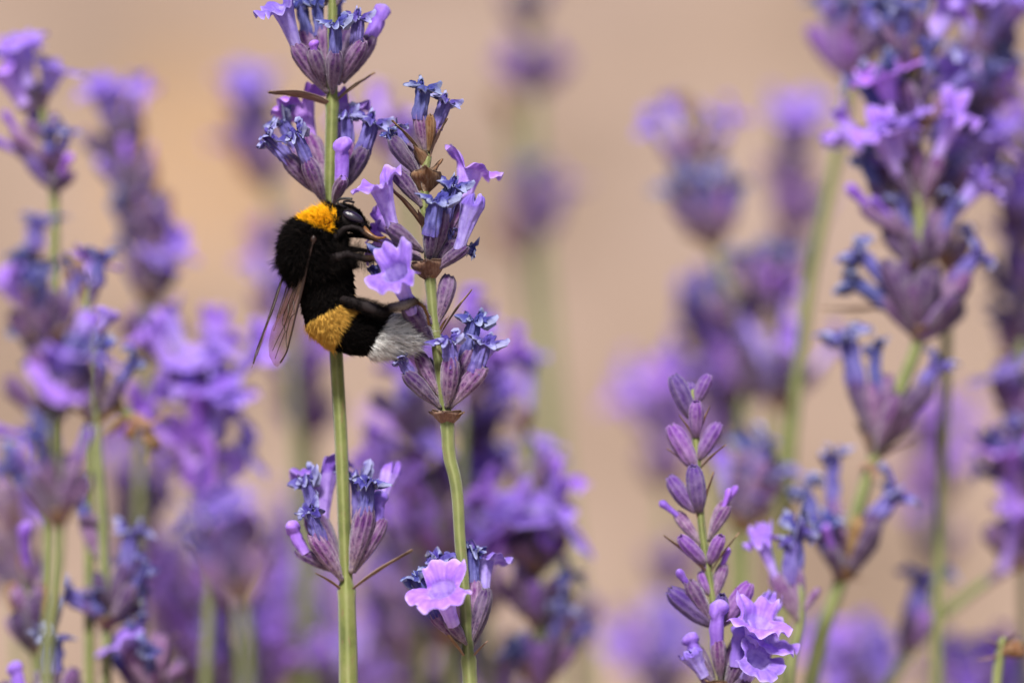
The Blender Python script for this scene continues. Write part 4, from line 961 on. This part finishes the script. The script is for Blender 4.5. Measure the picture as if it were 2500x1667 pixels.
    p = A_[idx] + (B_[idx] - A_[idx]) * u[:, :1] + (C_[idx] - A_[idx]) * u[:, 1:]; nrm = nn[idx]; hl = tleg[idx]
    # photo-plane coordinates of each root, to lay out the bands along the curled body
    X0 = np.array(bc(0, 0)); ex = np.array(bc(1, 0)) - X0; ey = np.array(bc(0, 1)) - X0
    q = p - X0; fx = q @ ex / (ex @ ex); fy = q @ ey / (ey @ ey)
    jx = fx + rg.normal(0, 6, H); jy = fy + rg.normal(0, 6, H)
    # flow towards the tail: nearest body key and its onward direction
    keys = np.array([k[:] for k in BK]); tang = np.array([((BK[min(i + 1, len(BK) - 1)] - BK[max(i - 1, 0)]).normalized())[:] for i in range(len(BK))])
    tang[:5] = -tang[:5]
    ki = (np.linalg.norm(p[:, None] - keys[None], axis=2) - np.array(BR)).argmin(1); tg = tang[ki]
    head = ki < 5; thor = (ki >= 5) & (ki < 11); abd = ki >= 11
    s = (jx - 610) * .40 + (jy - 368) * -.917; v = jx * .917 + jy * .40
    collar = thor & (s > 0) & (s < 165) & (v < 850)
    l1 = (jx - 545) * .51 + (jy - 1140) * .86; l2 = (jx - 915) * .854 + (jy - 1050) * .52; l3 = (jx - 1135) * .84 + (jy - 1200) * .55
    band = abd & ~hl & (l1 > 0) & (l2 < 0); tail = abd & ~hl & (l3 > 0); collar &= ~hl
    L = np.full(H, .8); L[head] = .36; L[thor] = 1.05; L[collar] = .85; L[abd] = .62; L[band] = .95; L[tail] = 1.45; L[hl] = .26
    L[(ki == 9) | (ki == 10)] = 1.3
    hind = hl & (np.linalg.norm(p - np.array(bc(1030, 985, -3.2)), axis=1) < 2.2); L[hind] = .55
    L *= rg.uniform(.6, 1.25, H); L *= np.where(rg.random(H) < .07, 1.6, 1.0)
    col = np.tile(np.array([.005, .004, .004]), (H, 1))
    yel = np.array([.86, .42, .010]); yel2 = np.array([.74, .43, .085]); wht = np.array([.97, .96, .93])
    col[collar] = yel * rg.uniform(.75, 1.15, (collar.sum(), 1)); col[band] = yel2 * rg.uniform(.7, 1.2, (band.sum(), 1))
    col[tail] = wht * rg.uniform(.75, 1.1, (tail.sum(), 1))
    dark = tail & (rg.random(H) < .07); col[dark] = (.05, .04, .035)
    brn = (~collar & ~band & ~tail) & (rg.random(H) < .10); col[brn] = (.022, .016, .014)
    keep = ~(head & (np.linalg.norm(p - np.array(bc(915, 290, -1.5)), axis=1) < .95)) & ~(hl & (rg.random(H) < .5) & ~hind)
    keep &= ~(head & (fx > 985) & (rg.random(H) < .7)); keep &= ~(hind & (np.linalg.norm(p - np.array(bc(1040, 1005, -3.8)), axis=1) < .75))
    p, nrm, tg, L, col, hl, abd, tail = [x[keep] for x in (p, nrm, tg, L, col, hl, abd, tail)]; H = len(p)
    flow = np.where(abd, .75, .32)[:, None] * np.where(tail, 1.15, 1)[:, None]
    d0 = nrm + tg * flow + rg.normal(0, .16, (H, 3)); d0 /= np.linalg.norm(d0, axis=1)[:, None]
    d1 = d0 + tg * flow * .55 + rg.normal(0, .15, (H, 3)); d1 /= np.linalg.norm(d1, axis=1)[:, None]
    sx = np.cross(d0, rg.normal(0, 1, (H, 3))); sx /= np.linalg.norm(sx, axis=1)[:, None]; sy = np.cross(d0, sx)
    w0 = np.where(hl, .011, .023)[:, None] * rg.uniform(.7, 1.2, (H, 1))
    ring = [(math.cos(k * 2.0944), math.sin(k * 2.0944)) for k in range(3)]
    m0 = p - nrm * .03; m1 = p + d0 * L[:, None] * .5; m2 = m1 + d1 * L[:, None] * .5
    gi = rg.choice(H, 3600, replace=False); near = np.empty(H, int)                 # hairs lean together in tufts
    for s0 in range(0, H, 4000): near[s0:s0 + 4000] = gi[np.linalg.norm(p[s0:s0 + 4000, None] - p[gi][None], axis=2).argmin(1)]
    ck = np.where(hl, 0, rg.uniform(.25, .75, H))[:, None]
    same = (np.abs(col[near] - col).sum(1) < .5)[:, None] * ck
    tipn = m2[near] + (p - p[near]) * .25; m2 = m2 * (1 - same) + tipn * same; m1 = m1 * (1 - same * .4) + (m1[near] + (p - p[near]) * .6) * same * .4
    vv = np.stack([m0 + sx * w0 * c + sy * w0 * s_ for c, s_ in ring] + [m1 + (sx * c + sy * s_) * w0 * .8 for c, s_ in ring] + [m2], axis=1).reshape(-1, 3)
    fb = np.array([[0, 1, 4], [0, 4, 3], [1, 2, 5], [1, 5, 4], [2, 0, 3], [2, 3, 5], [3, 4, 6], [4, 5, 6], [5, 3, 6]])
    ff = (fb[None] + (np.arange(H) * 7)[:, None, None]).reshape(-1, 3)
    fm = bpy.data.meshes.new('fur'); fm.vertices.add(len(vv)); fm.vertices.foreach_set('co', vv.astype(np.float32).ravel())
    fm.loops.add(ff.size); fm.loops.foreach_set('vertex_index', ff.astype(np.int32).ravel())
    fm.polygons.add(len(ff)); fm.polygons.foreach_set('loop_start', (np.arange(len(ff)) * 3).astype(np.int32))
    fm.update(calc_edges=True); fm.polygons.foreach_set('use_smooth', [True] * len(ff))
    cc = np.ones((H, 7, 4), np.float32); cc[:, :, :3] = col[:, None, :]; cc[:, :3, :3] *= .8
    a = fm.attributes.new('tone', 'FLOAT_COLOR', 'POINT'); a.data.foreach_set('color', cc.reshape(-1))
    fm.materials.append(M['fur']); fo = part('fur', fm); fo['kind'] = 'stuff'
    # --- eyes
    bm = bmesh.new(); bmesh.ops.create_uvsphere(bm, u_segments=40, v_segments=24, radius=1); em = bpy.data.meshes.new('eye'); bm.to_mesh(em); bm.free()
    em.polygons.foreach_set('use_smooth', [True] * len(em.polygons)); em.materials.append(M['eye'])
    for sd in (-1, 1):
        ax = V(bc(1000, 335)) - V(bc(845, 262)); n = FWD * sd + RIGHT * .15 + UP * .2
        R = frame(ax, n).to_4x4() @ Matrix.Diagonal((.50, .40, 1.08, 1)); R.translation = V(bc(920, 292, sd * 1.7))
        link('eye', em, root, S @ R)
    # --- antennae, tongue
    def tube(name, pp, rr, m, parent=None):
        W = [V(bc(*q)) for q in pp]; c = catmull(W, .08); n = len(c)
        me_, og = sweep(name, c, [float(np.interp(i / (n - 1), np.linspace(0, 1, len(rr)), rr)) for i in range(n)], m, n=10, square=False, k=1.0)
        ob = part(name, me_, parent); mt = Matrix.Translation(og)
        ob.matrix_basis = (S @ mt) if parent is None else mt
        return ob
    ch = simple('bee_antenna', (.010, .008, .009), .4, .5)
    tube('antenna', [(880, 225, -1.0), (825, 200, -1.5), (795, 172, -1.5), (815, 152, -1.6), (850, 147, -1.7), (915, 150, -1.9)], [.13, .10, .12, .13, .14, .12], ch)
    tube('antenna', [(880, 205, .9), (850, 185, 1.3), (850, 172, 1.6), (880, 166, 1.9), (930, 178, 2.2)], [.13, .10, .12, .13, .12], ch)
    tg_m = simple('bee_tongue', (.20, .085, .022), .4, .5)
    tube('proboscis', [(1000, 385, -.6), (1050, 430, -.8), (1090, 455, -1.0), (1135, 462, -1.0), (1180, 452, -.6)], [.36, .30, .24, .13, .09], tg_m)
    # --- wings
    def wing(name, rootp, tipp, chord, prof, veins, camber=.25):
        o = V(bc(*rootp)); L_ = V(bc(*tipp)) - o; ln = L_.length; ax = L_.normalized(); ch_ = chord - ax * chord.dot(ax); ch_.normalize(); nz = ax.cross(ch_)
        us = [i / 40 for i in range(41)]; nv = 11
        def at(u, v, off=0.0):
            le = np.interp(u, prof[0], prof[1]); te = np.interp(u, prof[0], prof[2])
            x = le + (te - le) * v
            return o + ax * (u * ln) + ch_ * x + nz * (camber * math.sin(u * 2.6) * (v - .3) + .10 * math.sin(v * 9 + u * 3) * min(1, u * 3) * (1 - u) + .05 * math.sin(u * 17 + v * 4) + off)
        vs_, fs_ = [], []
        for lay in (0, 1):
            for u_ in us:
                for j in range(nv): vs_.append(at(u_, j / (nv - 1), .006 * lay))
        nu = len(us); g = grid_faces(nu, nv, 0, False); fs_ = g + [q_[::-1] for q_ in grid_faces(nu, nv, nu * nv, False)]
        wm = mesh_from(name, vs_[:nu * nv], g, M['wing'])
        w = part(name, wm)
        for vn in veins:
            pts_ = [at(u_, v_, .003) for u_, v_ in vn[1]]
            c = catmull(pts_, .25) if len(pts_) > 2 else [pts_[0].lerp(pts_[1], t / 4) for t in range(5)]
            n = len(c); me_, og = sweep('vein', c, [vn[0] * 1.25 * (1 - .25 * i / n) for i in range(n)], M['vein'], n=6, square=False, k=1.0)
            ob = link('vein', me_, w, Matrix.Translation(og))
        return w
    fore = ([0, .06, .2, .4, .6, .75, .87, .95, 1], [-.05, -.10, -.05, 0, .05, .10, .22, .50, 1.3], [.25, .55, 1.3, 2.5, 3.7, 4.4, 4.4, 3.8, 2.4])
    hindp = ([0, .1, .3, .55, .75, .9, 1], [0, 0, 0, .05, .2, .5, 1.0], [.2, .6, 1.5, 2.3, 2.3, 1.9, 1.1])
    FV = [(.085, [(0, .1), (.2, .01), (.4, .01), (.57, .01), (.75, .01), (.88, .02), (.96, .1)]), (.07, [(0, .25), (.2, .16), (.4, .11), (.57, .04)]), (.06, [(0.02, .5), (.2, .5), (.36, .42), (.48, .40), (.6, .42), (.7, .46)]),
          (.06, [(.02, .8), (.2, .85), (.4, .75), (.52, .70), (.62, .74)]), (.045, [(.36, .42), (.39, .58), (.41, .74)]), (.045, [(.52, .70), (.56, .55), (.6, .42)]), (.045, [(.57, .04), (.60, .18), (.68, .24), (.78, .20), (.84, .04)]),
          (.045, [(.48, .40), (.52, .25), (.57, .12)]), (.04, [(.60, .42), (.63, .28), (.62, .18)]), (.04, [(.7, .46), (.73, .34), (.71, .23)]), (.035, [(.62, .74), (.68, .66), (.70, .46)]), (.03, [(.73, .34), (.85, .42), (.95, .55)]), (.03, [(.70, .5), (.82, .62), (.9, .75)])]
    HV = [(.05, [(0, .1), (.3, .03), (.6, .03), (.85, .06)]), (.045, [(0, .4), (.3, .4), (.5, .45), (.8, .5)]), (.04, [(0, .7), (.25, .75), (.45, .72)]), (.035, [(.5, .45), (.48, .2), (.5, .04)])]
    lf = -RIGHT
    wing('hind_wing', (600, 560, -2.7), (395, 1215, -1.2), lf * .50 + FWD * .85, hindp, HV)
    wing('fore_wing', (605, 470, -3.35), (372, 1512, -2.2), lf * .53 - UP * .1 + FWD * .83, fore, FV)
    wing('hind_wing', (500, 520, 2.7), (262, 1205, 1.2), RIGHT * .34 - FWD * .9, hindp, HV)
    wing('fore_wing', (470, 470, 3.1), (98, 1502, 2.2), RIGHT * .14 - FWD * .98, fore, FV)
    # wing root scale
    bm = bmesh.new(); bmesh.ops.create_icosphere(bm, subdivisions=3, radius=1)
    for v_ in bm.verts: v_.co *= 1 + .25 * noise.noise(v_.co * 2)
    tm = bpy.data.meshes.new('tegula'); bm.to_mesh(tm); bm.free(); tm.materials.append(M['vein'])
    tm.polygons.foreach_set('use_smooth', [True] * len(tm.polygons))
    for sd, x in ((-1, 606), (1, 480)):
        R = Matrix.Diagonal((.30, .22, .42, 1)); R.translation = V(bc(x, 475, sd * 3.25)); link('wing_root', tm, root, S @ R)
build_bee()
